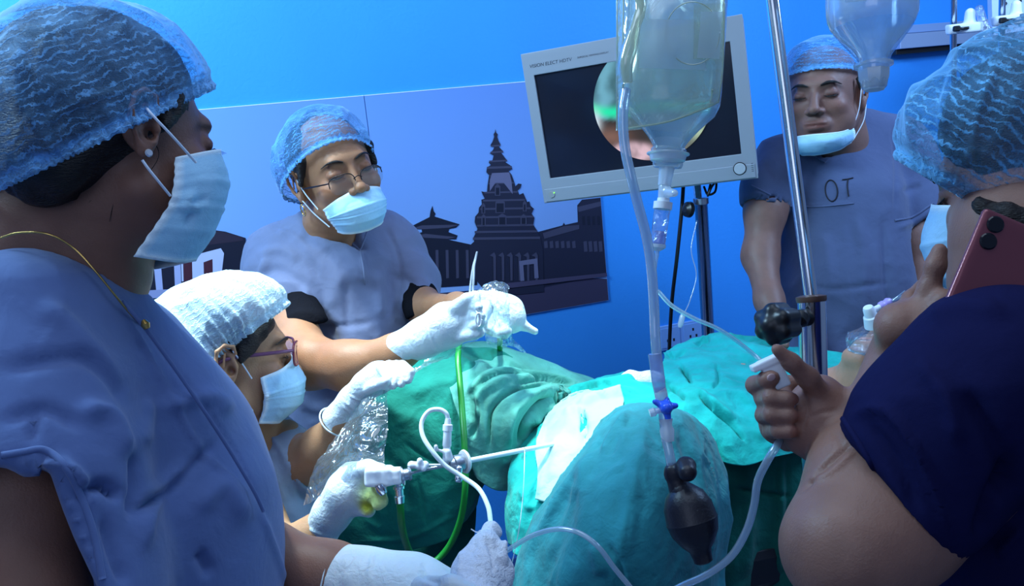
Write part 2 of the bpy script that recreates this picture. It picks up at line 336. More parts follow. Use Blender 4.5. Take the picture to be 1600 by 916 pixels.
def film(name, c, body=.25, rough=.08, gloss=.25, bump=0, bs=60):
    """thin clear plastic: mostly see-through, a little milky, with sharp glints"""
    m, nt, b = nodes(name); L = nt.links.new; nt.nodes.remove(b); out = nt.nodes['Material Output']
    tr = N_(nt, 'ShaderNodeBsdfTransparent'); df = N_(nt, 'ShaderNodeBsdfDiffuse'); df.inputs[0].default_value = (*c, 1); tl = N_(nt, 'ShaderNodeBsdfTranslucent'); tl.inputs[0].default_value = (*c, 1)
    tr.inputs[0].default_value = (*[.5 + .5 * q for q in c], 1)
    a = N_(nt, 'ShaderNodeAddShader'); m0 = N_(nt, 'ShaderNodeMixShader'); m0.inputs[0].default_value = .5; L(df.outputs[0], m0.inputs[1]); L(tl.outputs[0], m0.inputs[2])
    m1 = N_(nt, 'ShaderNodeMixShader'); L(tr.outputs[0], m1.inputs[1]); L(m0.outputs[0], m1.inputs[2]); m1.inputs[0].default_value = body
    gl = N_(nt, 'ShaderNodeBsdfGlossy'); gl.inputs['Roughness'].default_value = rough; lw = N_(nt, 'ShaderNodeLayerWeight'); lw.inputs[0].default_value = .25
    mr = N_(nt, 'ShaderNodeMapRange'); mr.inputs['To Min'].default_value = gloss * .35; mr.inputs['To Max'].default_value = min(1, gloss * 2.5); L(lw.outputs['Facing'], mr.inputs[0])
    m2 = N_(nt, 'ShaderNodeMixShader'); L(mr.outputs[0], m2.inputs[0]); L(m1.outputs[0], m2.inputs[1]); L(gl.outputs[0], m2.inputs[2]); L(m2.outputs[0], out.inputs[0])
    if bump:
        tc = N_(nt, 'ShaderNodeTexCoord'); no = N_(nt, 'ShaderNodeTexNoise'); no.inputs['Scale'].default_value = bs; no.inputs['Detail'].default_value = 3; no.inputs['Distortion'].default_value = 1.5
        L(tc.outputs['Object'], no.inputs['Vector']); bm = N_(nt, 'ShaderNodeBump'); mm = N_(nt, 'ShaderNodeMath', operation='MULTIPLY'); mm.inputs[1].default_value = bump; bm.inputs['Distance'].default_value = 1
        L(no.outputs[0], mm.inputs[0]); L(mm.outputs[0], bm.inputs['Height']); L(bm.outputs[0], gl.inputs['Normal']); L(bm.outputs[0], lw.inputs['Normal'])
    return m
CLEAR = film('clear_plastic', (.85, .92, 1), .10, .06, .3, .008, 45); FILMW = film('camera_sleeve_film', (.8, .9, 1), .13, .10, .30, .02, 16); TUBE = film('clear_tubing', (.75, .9, 1), .42, .1, .35)
BOTTLE = film('bottle_plastic', (.85, .95, 1), .30, .12, .3); YELLOWF = film('yellowed_sleeve', (.88, .93, .72), .24, .15, .25, .006, 18); LABELF = film('label_paper', (.75, .88, .95), .6, .5, .08); MILKY = film('milky_plastic', (.90, .96, 1), .75, .25, .2)
LENS = film('spectacle_lens', (.85, .95, .95), .05, .02, .35)
def capmat(name, c, dens=.5, scale=1.0, line=1.0):
    """gathered non-woven net: thin sheer cells between pale crinkled threads, hair showing through"""
    m, nt, b = nodes(name); L = nt.links.new; out = nt.nodes['Material Output']; tc = N_(nt, 'ShaderNodeTexCoord')
    nz = N_(nt, 'ShaderNodeTexNoise'); nz.inputs['Scale'].default_value = 22 * scale; L(tc.outputs['Object'], nz.inputs['Vector'])
    mx = N_(nt, 'ShaderNodeMix', data_type='VECTOR'); mx.inputs[0].default_value = .035; L(tc.outputs['Object'], mx.inputs[4]); L(nz.outputs['Color'], mx.inputs[5])
    at = N_(nt, 'ShaderNodeAttribute', attribute_name='tint'); sx = N_(nt, 'ShaderNodeSeparateColor'); L(at.outputs['Color'], sx.inputs[0])
    # tint.r = height above the rim (metres*4), tint.g = rim weight
    n1 = N_(nt, 'ShaderNodeTexNoise'); n1.inputs['Scale'].default_value = 45 * scale; n1.inputs['Detail'].default_value = 5; n1.inputs['Roughness'].default_value = .65; L(tc.outputs['Object'], n1.inputs['Vector'])
    mm = N_(nt, 'ShaderNodeMath', operation='MULTIPLY'); mm.inputs[1].default_value = .12; L(n1.outputs[0], mm.inputs[0])
    ad = N_(nt, 'ShaderNodeMath', operation='ADD'); L(sx.outputs[0], ad.inputs[0]); L(mm.outputs[0], ad.inputs[1])
    fr = N_(nt, 'ShaderNodeMath', operation='MULTIPLY'); fr.inputs[1].default_value = 2 * math.pi * 31 * scale; L(ad.outputs[0], fr.inputs[0])
    si = N_(nt, 'ShaderNodeMath', operation='SINE'); L(fr.outputs[0], si.inputs[0])
    rg = N_(nt, 'ShaderNodeMapRange'); rg.inputs['From Min'].default_value = .1; rg.inputs['From Max'].default_value = 1; rg.inputs['To Max'].default_value = .85 * line; L(si.outputs[0], rg.inputs[0])
    n3 = N_(nt, 'ShaderNodeTexNoise'); n3.inputs['Scale'].default_value = 75 * scale; n3.inputs['Detail'].default_value = 4; L(mx.outputs[1], n3.inputs['Vector']); r3 = N_(nt, 'ShaderNodeMapRange'); r3.inputs['From Min'].default_value = .36; r3.inputs['From Max'].default_value = .58; r3.inputs['To Min'].default_value = .15; L(n3.outputs[0], r3.inputs[0]); rm = N_(nt, 'ShaderNodeMath', operation='MULTIPLY'); L(rg.outputs[0], rm.inputs[0]); L(r3.outputs[0], rm.inputs[1])
    vo = N_(nt, 'ShaderNodeTexNoise'); vo.inputs['Scale'].default_value = 210 * scale; vo.inputs['Detail'].default_value = 6; vo.inputs['Roughness'].default_value = .7; vo.inputs['Distortion'].default_value = 1.2; L(mx.outputs[1], vo.inputs['Vector'])
    r2 = N_(nt, 'ShaderNodeMapRange'); r2.inputs['From Min'].default_value = .50; r2.inputs['From Max'].default_value = .72; r2.inputs['To Max'].default_value = .75; L(vo.outputs[0], r2.inputs[0])
    ma0 = N_(nt, 'ShaderNodeMath', operation='MAXIMUM'); L(rm.outputs[0], ma0.inputs[0]); L(r2.outputs[0], ma0.inputs[1])
    lw = N_(nt, 'ShaderNodeLayerWeight'); lw.inputs[0].default_value = .5; pw = N_(nt, 'ShaderNodeMath', operation='POWER'); pw.inputs[1].default_value = 3.0; L(lw.outputs['Facing'], pw.inputs[0])
    ma = N_(nt, 'ShaderNodeMath', operation='MAXIMUM'); L(ma0.outputs[0], ma.inputs[0]); L(pw.outputs[0], ma.inputs[1])
    nb = N_(nt, 'ShaderNodeTexNoise'); nb.inputs['Scale'].default_value = 14; L(tc.outputs['Object'], nb.inputs['Vector'])
    mr = N_(nt, 'ShaderNodeMapRange'); mr.inputs['From Min'].default_value = .35; mr.inputs['From Max'].default_value = .7; mr.inputs['To Min'].default_value = -.15; mr.inputs['To Max'].default_value = .25; L(nb.outputs[0], mr.inputs[0])
    a1 = N_(nt, 'ShaderNodeMath', operation='ADD'); L(ma.outputs[0], a1.inputs[0]); L(mr.outputs[0], a1.inputs[1])
    a2 = N_(nt, 'ShaderNodeMath', operation='ADD'); L(a1.outputs[0], a2.inputs[0]); L(sx.outputs[1], a2.inputs[1])
    al = N_(nt, 'ShaderNodeMapRange'); al.inputs['To Min'].default_value = dens; al.inputs['To Max'].default_value = 1; L(a2.outputs[0], al.inputs[0]); L(al.outputs[0], b.inputs['Alpha'])
    b.inputs['Base Color'].default_value = (*c, 1); b.inputs['Roughness'].default_value = .7; b.inputs['Specular IOR Level'].default_value = .25; b.inputs['Sheen Weight'].default_value = .3
    bm = N_(nt, 'ShaderNodeBump'); bm.inputs['Distance'].default_value = .0015; L(a1.outputs[0], bm.inputs['Height']); L(bm.outputs[0], b.inputs['Normal'])
    return m
CAP_A = capmat('bouffant_net_blue', (.17, .48, .88), .20, line=.8); CAP_B = capmat('bouffant_net_pale', (.62, .86, .97), .72); CAP_D = capmat('bouffant_net_dim', (.12, .42, .85), .2); CAP_E = capmat('bouffant_net_near', (.13, .46, .82), .2, .85)
# ------------------------------------------------------------------ the head, hair, cap, mask and spectacles
def head_prims(f, nose=1.0, jaw=1.0, closed=True, ears=(1, -1), fat=0):
    e, r = f.el, f.rc; P = [
        e((0, -.018, .035), (.074, .098, .086), k=.02), e((0, .025, -.01), (.062, .068, .085), k=.02),
        e((0, .028, -.055), (.056 * jaw, .058, .058), k=.02), r((-.05 * jaw, .005, -.062), (-.017, .068, -.102), .016, .015, .02), r((.05 * jaw, .005, -.062), (.017, .068, -.102), .016, .015, .02),
        e((0, .072, -.101), (.022, .018, .016), k=.015), r((-.028, .082, .022), (.028, .082, .022), .012, .012, .012),
        e((-.04, .062, -.03), (.022, .024, .022), k=.015), e((.04, .062, -.03), (.022, .024, .022), k=.015)]
    if fat: P += [e((0, .03, -.085), (.062, .055, .04), k=.02), e((-.045, .04, -.06), (.026, .03, .03), k=.02), e((.045, .04, -.06), (.026, .03, .03), k=.02)]
    for s in (-1, 1): P.append(e((s * .033, .102, .001), (.017, .014, .011), k=.012, op='s'))
    for s in (-1, 1):
        P.append(e((s * .032, .079, .0), (.0145, .0135, .0125), k=.004)); P.append(r((s * .019, .092, -.0052), (s * .045, .086, -.0045), .0009, .0009, .0022, 's'))
        P.append(r((s * .017, .0885, -.012), (s * .043, .083, -.013), .0015, .001, .004, 's'))
        P.append(r((s * .018, .093, .0075), (s * .046, .083, .0065), .0012, .0008, .003, 's'))
    P += [r((0, .086, .014), (0, .108, -.034), .0065, .0095 * nose, .008), e((0, .111, -.036), (.0115, .011, .010), k=.006),
          e((-.0135, .099, -.040), (.0085, .010, .0078), k=.005), e((.0135, .099, -.040), (.0085, .010, .0078), k=.005),
          e((-.0065, .106, -.046), (.0042, .005, .0035), k=.002, op='s'), e((.0065, .106, -.046), (.0042, .005, .0035), k=.002, op='s'),
          e((0, .086, -.07), (.03, .014, .02), k=.012), e((-.008, .0965, -.0665), (.013, .007, .0045), (0, 0, 0), k=.004), e((.008, .0965, -.0665), (.013, .007, .0045), k=.004),
          e((0, .0955, -.077), (.018, .0075, .0055), k=.004), r((-.023, .094, -.0713), (.023, .094, -.0713), .0006, .0006, .002, 's'), r((0, .1, -.0713), (0, .101, -.0713), .0012, .0012, .002, 's'),
          e((0, .094, -.09), (.016, .006, .004), k=.006, op='s')]
    for s in ears:
        c = (s * .080, -.012, -.005); P += [e((s * .077, -.01, -.004), (.0085, .019, .030), (12, 0, -s * 24), k=.006)]
        P += [e((s * .0885, -.008, .001), (.008, .0115, .020), (12, 0, -s * 24), k=.003, op='s'), e((s * .084, -.002, -.012), (.009, .0065, .008), k=.003, op='s')]
        hx = [(.083, .006, .014), (.086, .003, .026), (.0895, -.010, .030), (.0925, -.022, .022), (.0925, -.025, .006), (.089, -.021, -.012), (.0845, -.013, -.026)]
        for a, b in zip(hx[:-1], hx[1:]): P.append(r((s * a[0], a[1], a[2]), (s * b[0], b[1], b[2]), .0032, .0032, .003))
        P += [e((s * .082, -.008, -.030), (.005, .008, .009), k=.005), r((s * .086, -.010, .016), (s * .088, -.014, -.006), .0022, .0022, .003), e((s * .081, .006, -.006), (.004, .004, .006), k=.003)]
    return P
def head_tint(f, lip=(1.05, .62, .62), brow=True):
    def col(V):
        Q = f.loc(V); c = np.ones((len(V), 3)); x, y, z = np.abs(Q[:, 0]), Q[:, 1], Q[:, 2]; near = (np.linalg.norm(Q, axis=1) < .2) & (y > .04)
        def add(w, k):
            w = np.clip(w * near, 0, 1)[:, None]; c[:] = c * (1 - w) + c * np.array(k) * w
        add(np.exp(-((z + .0715) / .008) ** 2 - (x / .022) ** 4) * (y > .085), lip)
        add(.6 * np.exp(-((z - .001) / .014) ** 2 - ((x - .032) / .022) ** 4), (.72, .62, .66))
        add(.35 * np.exp(-((z + .03) / .02) ** 2 - ((x - .045) / .02) ** 2), (1.15, .85, .82))
        if brow: add(.9 * np.exp(-((z - .0215 + 3 * (x - .028) ** 2 * 6) / .0042) ** 2 - ((x - .031) / .021) ** 6), (.16, .14, .14))
        add(.9 * np.exp(-((z + .006) / .0016) ** 2 - ((x - .032) / .015) ** 6) * (y > .078), (.15, .12, .12))
        return c
    return col
def cap(f, name, prims, plane, mat, parent, h=.003, nr=90, amp=.0022, puff=.004, pscale=.035, rimw=.018, seed=0, fl=None, band=.0045):
    V, Fs = polygonize(prims, h); V = relax(V, Fs, 1); p0, n = plane; n = n / np.linalg.norm(n)
    V = wrinkle(V, vnormals(V, Fs), puff, pscale, seed); H = (V - p0) @ n; V, Fs = prune(V, Fs, H > -h); H = (V - p0) @ n
    m = H < h * .6; V[m] -= H[m][:, None] * n; H = (V - p0) @ n
    rim = V[H < .004]; ctr = rim.mean(0); ctr = ctr - ((ctr - p0) @ n) * n; e1 = np.cross(n, [.3, .5, .8]); e1 /= np.linalg.norm(e1); e2 = np.cross(n, e1)
    D = V - ctr; D = D - (D @ n)[:, None] * n; R = np.linalg.norm(D, axis=1) + 1e-9; D /= R[:, None]; a = np.arctan2(D @ e2, D @ e1)
    a2 = a + .04 * np.sin(7 * a + seed) + .03 * np.sin(13 * a)
    V = V + D * (amp * np.sin(nr * a2) * np.exp(-(H / rimw)) - band * np.exp(-((H - .010) / .005) ** 2) + .4 * amp * np.sin(nr * .5 * a2 + 30 * H) * np.exp(-(H / (3 * rimw))))[:, None]
    V = V + n * (.0012 * np.sin(nr * a2 + 1.5) * np.exp(-(H / .006)))[:, None]
    if fl: V = folds(V, Fs, fl)
    c = np.zeros((len(V), 3)); c[:, 0] = np.clip(H * 4, 0, 4); c[:, 1] = np.exp(-(H / .011) ** 2) * .55; c[:, 1] += .5 * np.exp(-((H - .010) / .004) ** 2)
    return mk(name, V, Fs, mat, parent, col=c)
def planeof(a, b, c, up):
    a, b, c = cs(*a), cs(*b), cs(*c); n = np.cross(b - a, c - a); n /= np.linalg.norm(n)
    if n @ np.array(up) < 0: n = -n
    return a, n
def mask(f, parent, rows, loops=(), th=.0012, pleats=True, tint=None, fl=None, name='face_mask'):
    """surgical mask lofted in the head's frame; rows of (x, y, z) from the top edge to the bottom edge"""
    R = np.array([catmull([f.p(*p) for p in r], 49) for r in rows]); nu = 41; G = catmull(R, nu); V = G.reshape(-1, 3); Fs = grid_faces(nu, 49); N = vnormals(V, Fs)
    ctr = V.mean(0) - f.R[:, 1] * .05
    if np.mean(np.sum(N * (V - ctr), 1)) < 0: Fs = Fs[:, ::-1]; N = -N
    u = np.repeat(np.linspace(0, 1, nu), 49); v = np.tile(np.linspace(-1, 1, 49), nu)
    if pleats:
        for c in (.30, .50, .70): V = V + N * (.0022 * np.clip(1 - np.abs((u - c) / .07), 0, 1) * (u > c) - .0010 * np.exp(-((u - c) / .015) ** 2))[:, None] * (1 - .5 * np.abs(v) ** 3)[:, None]
    V = V + N * (.0012 * np.exp(-(u / .03) ** 2) + .0012 * np.exp(-((1 - u) / .03) ** 2) + .0008 * np.sin(u * 60) * np.exp(-((1 - np.abs(v)) / .05)))[:, None]
    V = V + N * (fbm(V / .025, 3) * .0009)[:, None]
    if fl: V = folds(V, Fs, fl)
    c = np.ones((len(V), 3)); e = (np.exp(-(u / .045) ** 4) + np.exp(-((1 - u) / .045) ** 4) + np.exp(-((1 - np.abs(v)) / .06) ** 4))[:, None]; c = c + np.clip(e, 0, 1) * np.array([.9, .3, .08])
    mo = mk(name, V, Fs, MASK, parent, col=c, solid=th)
    for L in loops: V, Fs = tube_vf([f.p(*p) for p in L], .0013 * f.s, 8, 40); mk('ear_loop', V, Fs, MASKLOOP, mo)
    return mo
def face_hair(f, parent, brow=(.0024, .0018), lash=True):
    for s in (-1, 1):
        V, Fs = tube_vf([f.p(s * .013, .0965, .0195), f.p(s * .026, .0955, .0245), f.p(s * .040, .0875, .0245), f.p(s * .052, .0735, .0185)], [.0012 * f.s, brow[0] * f.s, brow[1] * f.s, .0008 * f.s], 8, 24); mk('eyebrow', V, Fs, HAIR, parent)
        if lash: V, Fs = tube_vf([f.p(s * .018, .0915, -.0045), f.p(s * .027, .0945, -.0075), f.p(s * .037, .0925, -.0075), f.p(s * .047, .0845, -.0045)], [.0006, .0012, .0014, .0007], 6, 24); mk('eyelashes', V, Fs, HAIR, parent)
def std_rows(w=1.0, zt=-.012, zb=-.112, yb=.085, puff=0):
    """default mask over nose and chin"""
    out = []
    for u in np.linspace(0, 1, 5):
        z = zt + (zb - zt) * u; fr = np.interp(u, [0, .2, .45, .75, 1], [.104, .124, .126, .116, yb]) + puff; row = []
        for v in (-1, -.72, -.4, 0, .4, .72, 1):
            x = .067 * w * math.sin(v * 1.35) * np.interp(u, [0, .5, 1], [1.06, 1.03, .80]); y = .028 + (fr - .028) * max(0, math.cos(v * 1.5)) ** .62
            zz = z + (.010 * (1 - abs(v)) if u < .1 else 0) + (-.012 * abs(v) ** 2 if u < .4 else .010 * abs(v) ** 2 * u)
            row.append((x, y, zz))
        out.append(row)
    return out
def glasses(f, parent, mat, half_w=.056, y=.104, z=-.004, lw=.025, lh=.018, thick=.0011, temple=True, rimless_bottom=False, dz=0, tmpl=None, label=None):
    g = None; k = 0
    for s in (-1, 1):
        th = np.linspace(0, 2 * np.pi, 28); pts = []
        for a in th:
            cx, cz = math.cos(a), math.sin(a); q = (abs(cx) ** 3 + abs(cz) ** 3) ** (-1 / 3); x = s * .031 + lw * cx * q * .95; pts.append(f.p(x, y - .35 * max(0, abs(x) - .02) ** 1.0, z + lh * cz * q * .95 + dz * (1)))
        if rimless_bottom: pp = [p for p, a in zip(pts, th) if a < math.pi + .15 or a > 2 * math.pi - .15][:-1]
        else: pp = pts
        V, Fs = tube_vf(pp, thick, 8, 60); o = mk('rim', V, Fs, mat, parent)
        c = np.mean(pts, 0); Vl = np.concatenate([np.array(pts[:-1]), [c + f.R[:, 1] * .0012]]); n = len(pts) - 1; mk('lens', Vl, [(i, (i + 1) % n, n) for i in range(n)], LENS, o)
        if temple:
            V, Fs = tube_vf([f.p(s * (.031 + lw * .96), y - .35 * (.011 + lw), z + lh * .45), f.p(s * .068, y - .045, z + lh * .5), f.p(s * .081, .0, z + .010), f.p(s * .082, -.022, z + .002), f.p(s * .078, -.035, z - .02)], [thick * 1.3, thick * 1.6, thick * 1.5, thick * 1.6], 8, 50)
            mk('temple', V, Fs, tmpl or mat, parent)
    V, Fs = tube_vf([f.p(-.009, y - .001, z + .004), f.p(0, y + .002, z + .008), f.p(.009, y - .001, z + .004)], thick, 8, 16); mk('bridge', V, Fs, mat, parent)
def trousers(parent, mat, hipL, hipR, foot_w, r=.085, name='trousers'):
    """two legs from the hips (camera space) down to the floor"""
    P = []; 
    for hp, off in ((hipL, -.10), (hipR, .10)):
        w = world(hp); kn = np.array([w[0], w[1] + .01, w[2] * .53]); an = np.array([w[0], w[1], .07]); P += [rc(tocam(w), tocam(kn), r, r * .75, .03), rc(tocam(kn), tocam(an), r * .75, r * .55, .03)]
    a, b = world(hipL), world(hipR); P.append(rc(hipL, hipR, r * 1.2, r * 1.2, .05)); o = body(name, P, .014, mat, parent, wr=[(.004, .12, 3)])
    for hp in (hipL, hipR):
        w = world(hp); c = np.array([w[0], w[1], .04]); fw = np.array(foot_w, float); fw /= np.linalg.norm(fw)
        body('shoe', [rc(tocam(c - fw * .07), tocam(c + fw * .14), .042, .036, .02), half(tocam([0, 0, .004]), -DOWN, .004)], .008, BLACKP, parent)
    return o
from mathutils.bvhtree import BVHTree
def on_surface(o, pts, lift):
    """drop traced points onto the nearest side of a mesh"""
    W = np.array([v.co for v in o.data.vertices]) + rootloc(o); bv = BVHTree.FromPolygons([Vector(w) for w in W], [tuple(p.vertices) for p in o.data.polygons]); out = []
    for x, y in pts:
        r = RC @ np.array([(x - 800) / FPX, (458 - y) / FPX, -1.0]); h = bv.ray_cast(Vector(CAM_LOC), Vector(r).normalized())
        if h[0] is not None: out.append(tocam(np.array(h[0]) - r / np.linalg.norm(r) * lift))
    return out
def hem(o, pts, r, mat, lift=.0, name='sleeve_hem'):
    P = on_surface(o, catmull(np.array(pts, float), 40), lift)
    if len(P) > 8:
        P = np.array(P); z = np.median(P[:, 2]); P = P[np.abs(P[:, 2] - z) < .12]; D = P.copy()
        for _ in range(6): D[1:-1] = (D[:-2] + D[1:-1] * 2 + D[2:]) / 4
        V, Fs = tube_vf(D, r, 8, 80); mk(name, V, Fs, mat, o)
# ------------------------------------------------------------------ the room
TH = math.radians(17.24); WD = 2.55
WN = np.array([math.sin(TH), -math.cos(TH), 0]); WU = np.array([math.cos(TH), math.sin(TH), 0])
def onwall(px, py, off=0.0):                       # world point on the back wall seen at (px, py)
    r = RC @ np.array([(px - 800) / FPX, (458 - py) / FPX, -1.0]); return CAM_LOC + r * (-(WD - off) / (r @ WN))
def wallpt(u, z, off=0.0): return np.array([0, 0, z]) + WU * u - WN * (WD - off)
def wall_uz(px, py): q = onwall(px, py); return (q @ WU), q[2]
wallm = plain('blue_wall_paint', (.042, .325, .90), .55, spec=.3, var=.04, vscale=2.5, bump=[(90, .0008)])
floorm = plain('floor_vinyl', (.16, .22, .34), .35, var=.1, vscale=5)
def wbox(name, u0, u1, z0, z1, o0, o1, mat, parent=None, bevel=.002, smooth=False):
    V = np.array([wallpt(u, z, o) for u in (u0, u1) for z in (z0, z1) for o in (o0, o1)]); Fs = [(0, 1, 3, 2), (4, 6, 7, 5), (0, 4, 5, 1), (2, 3, 7, 6), (0, 2, 6, 4), (1, 5, 7, 3)]
    return mk(name, V, Fs, mat, parent, smooth=False, bevel=bevel, iscam=False)
tagit(wbox('wall_back', -3.0, 4.5, 0, 3.1, -.1, 0, wallm, bevel=0), kind='structure')
V = np.array([(-3.5, -1.6, 0), (4.5, -1.6, 0), (4.5, 4.6, 0), (-3.5, 4.6, 0), (-3.5, -1.6, -.05), (4.5, -1.6, -.05), (4.5, 4.6, -.05), (-3.5, 4.6, -.05)], float)
tagit(mk('floor', V, [(0, 1, 2, 3), (4, 7, 6, 5), (0, 4, 5, 1), (1, 5, 6, 2), (2, 6, 7, 3), (3, 7, 4, 0)], floorm, smooth=False, iscam=False), kind='structure')
tagit(wbox('baseboard_back', -3.0, 4.5, 0.0, .09, 0, .012, plain('skirting', (.05, .12, .4), .5)), kind='structure')

# the mural: two printed panels on the wall
uL = wall_uz(90, 200)[0]; uM, zT = wall_uz(568, 149); uR, zB = wall_uz(950, 469)
mural = thing('wall_mural', tocam(wallpt((uL + uR) / 2, zB)), 'large printed photo of a tiered temple square at dusk, two panels flat on blue wall', 'poster')
PRINT = plain('printed_paper', (1, 1, 1), .5, spec=.4, tint=True)
for a, b in ((uL, uM - .001), (uM + .001, uR)):
    n = 24; U, Z = np.meshgrid(np.linspace(a, b, n), np.linspace(zB, zT, n), indexing='ij'); V = np.array([wallpt(u, z, .006) for u, z in zip(U.ravel(), Z.ravel())])
    V2 = np.array([wallpt(u, z, .0005) for u, z in zip(U.ravel(), Z.ravel())]); Fq = grid_faces(n, n); t = ((Z.ravel() - zB) / (zT - zB))[:, None]; uu = ((U.ravel() - uL) / (uR - uL))[:, None]
    top, low = np.array([.16, .33, .78]), np.array([.30, .48, .88]); c = low + (top - low) * np.clip(t * 1.25 - .25, 0, 1) ** .8; c = c * (1.15 - .35 * uu)  # paler to the left: the room's light wash put into the print colour
    ring = [i for i in range(n * n) if U.ravel()[i] in (a, b) or Z.ravel()[i] in (zB, zT)]
    mk('panel', np.concatenate([V, V2]), np.concatenate([Fq, Fq[:, ::-1] + n * n]), PRINT, mural, smooth=False, iscam=False, col=np.concatenate([c, c]))
    wbox('panel_edge', a, b, zT - .002, zT, .0004, .0066, WHITEP, mural, 0)
def z5(*p): return [(560 + x / 2.29, 120 + y / 2.29) for x, y in p]
scene = []
gcol = (.050, .040, .085); dk = (.010, .011, .028); dk2 = (.018, .018, .042); md = (.060, .055, .10); lt = (.15, .14, .24)
scene.append(([(205, 482), (205, 640), (990, 640), (990, 429), (900, 433), (760, 452), (640, 462), (400, 475)], gcol))
scene.append((z5((640, 556), (700, 540), (730, 532), (735, 522), (740, 530), (785, 520), (783, 460), (800, 440), (900, 428), (920, 560), (930, 700), (640, 760)), dk2))
scene.append((z5((784, 466), (868, 446), (870, 462), (788, 484)), md))
for i in range(4): scene.append((z5((800 + i * 18, 500), (810 + i * 18, 498), (812 + i * 18, 530), (802 + i * 18, 532)), dk)); scene.append((z5((805 + i * 18, 590), (817 + i * 18, 588), (820 + i * 18, 625), (808 + i * 18, 627)), md))
for i in range(6): scene.append((z5((664 + i * 20, 590), (676 + i * 20, 587), (678 + i * 20, 612), (666 + i * 20, 614)), md))
scene.append((z5((660, 560), (735, 535), (790, 530), (790, 545), (665, 580)), md))
scene.append((z5((265, 462), (269, 480), (276, 490), (272, 500), (310, 512), (362, 528), (350, 540), (325, 545), (322, 556), (355, 568), (350, 582), (318, 582), (400, 600), (425, 620), (425, 745), (200, 760), (200, 610), (234, 600), (232, 585), (200, 580), (190, 566), (228, 556), (226, 545), (185, 548), (180, 540), (255, 502), (258, 480)), dk))
scene.append((z5((185, 546), (226, 532), (325, 530), (360, 530), (325, 540), (228, 546)), md)); scene.append((z5((192, 572), (240, 562), (350, 574), (320, 580), (240, 576)), md))
for i in range(5): scene.append((z5((240 + i * 36, 620), (250 + i * 36, 620), (252 + i * 36, 720), (242 + i * 36, 722)), md))
scene.append((z5((218, 598), (236, 598), (240, 700), (222, 705)), lt))
scene.append((z5((420, 640), (475, 636), (478, 688), (424, 694)), (.25, .30, .55)))
for i in range(4): scene.append((z5((430 + i * 12, 640), (436 + i * 12, 640), (438 + i * 12, 690), (432 + i * 12, 690)), dk))
T_ = [(490, 186), (493, 200), (499, 206), (497, 215), (502, 230), (509, 243), (501, 248), (513, 262), (519, 266), (511, 272), (526, 292), (533, 300), (524, 304), (545, 318), (551, 330), (538, 338), (548, 350), (556, 372), (562, 392), (572, 382), (584, 384), (580, 398), (570, 408), (576, 422), (590, 416), (596, 430), (604, 448), (612, 446), (616, 462), (628, 472), (620, 490), (630, 505), (626, 530), (640, 552), (652, 578), (660, 620), (664, 770), (470, 790), (400, 700), (398, 604), (414, 590), (412, 575), (426, 545), (416, 520), (418, 500), (430, 486), (432, 468), (442, 456), (440, 440), (452, 436), (444, 420), (440, 410), (460, 414), (462, 390), (468, 352), (458, 342), (460, 324), (474, 316), (466, 306), (480, 298), (484, 282), (470, 274), (482, 262), (486, 250), (472, 246), (480, 232), (486, 215), (484, 205), (489, 198)]
scene.append((z5(*T_), dk2))
for y, x0, x1, hh in ((246, 474, 508, 5), (268, 473, 518, 6), (300, 468, 532, 6), (322, 460, 549, 8), (352, 470, 546, 5), (380, 466, 556, 5), (412, 450, 570, 6), (440, 446, 596, 7), (470, 436, 616, 7), (500, 424, 626, 7), (530, 424, 626, 7), (552, 416, 640, 8), (575, 410, 650, 9)):
    scene.append((z5((x0, y), (x1, y - 3), (x1, y - 3 + hh), (x0, y + hh)), md))
scene.append((z5((478, 345), (540, 342), (548, 375), (552, 420), (520, 380), (490, 380), (470, 410), (470, 370)), lt))
for x, y, w, h in ((488, 392, 20, 34), (490, 448, 34, 40), (440, 460, 14, 30), (588, 452, 14, 30), (500, 498, 30, 34), (440, 500, 16, 34), (580, 500, 22, 30)):
    scene.append((z5((x, y), (x + w / 2, y - 9), (x + w, y), (x + w, y + h), (x, y + h)), md)); scene.append((z5((x + 4, y + 5), (x + w - 4, y + 5), (x + w - 4, y + h - 3), (x + 4, y + h - 3)), dk))
for i in range(6): scene.append((z5((470 + i * 30, 640), (486 + i * 30, 628), (492 + i * 30, 640), (492 + i * 30, 730), (484 + i * 30, 730), (482 + i * 30, 645)), md))
scene.append((z5((575, 660), (640, 650), (645, 720), (630, 722), (628, 670), (590, 674), (594, 730), (580, 732)), lt))
scene.append((z5((470, 745), (900, 700), (905, 712), (470, 765)), (.07, .055, .11)))
# the far left of the print: pale arcade under a tiled roof, seen between two of the people
scene.append(([(205, 400), (300, 372), (322, 358), (352, 362), (384, 372), (384, 372), (384, 490), (205, 500)], dk))
scene.append(([(283, 404), (345, 388), (350, 396), (346, 430), (284, 440)], (.55, .58, .85)))
for i in range(2): scene.append(([(286 + i * 32, 410), (300 + i * 32, 405), (301 + i * 32, 445), (287 + i * 32, 446)], (.07, .015, .03)))
scene.append(([(240, 412), (282, 404), (284, 470), (246, 474)], (.40, .43, .70))); scene.append(([(252, 420), (272, 416), (274, 468), (256, 470)], dk))
scene.append(([(205, 455), (400, 446), (400, 458), (205, 468)], (.30, .32, .55)))
scene.append(([(300, 374), (324, 357), (378, 370), (380, 376), (350, 380), (300, 386)], (.03, .02, .04)))
VV, FF, CC = [], [], []; k = 0
for i, (P, c) in enumerate(scene):
    W = np.array([onwall(x, y, .0063 + .00006 * i) for x, y in P]); uu = W @ WU; W = W + np.outer(np.clip(uu, uL, uR - .001) - uu, WU); W[:, 2] = np.clip(W[:, 2], zB + .001, zT); tri = tessellate_polygon([[Vector(p) for p in W]])
    VV.append(W); FF += [tuple(t_ + k for t_ in t) for t in tri]; CC.append(np.tile(c, (len(W), 1))); k += len(W)
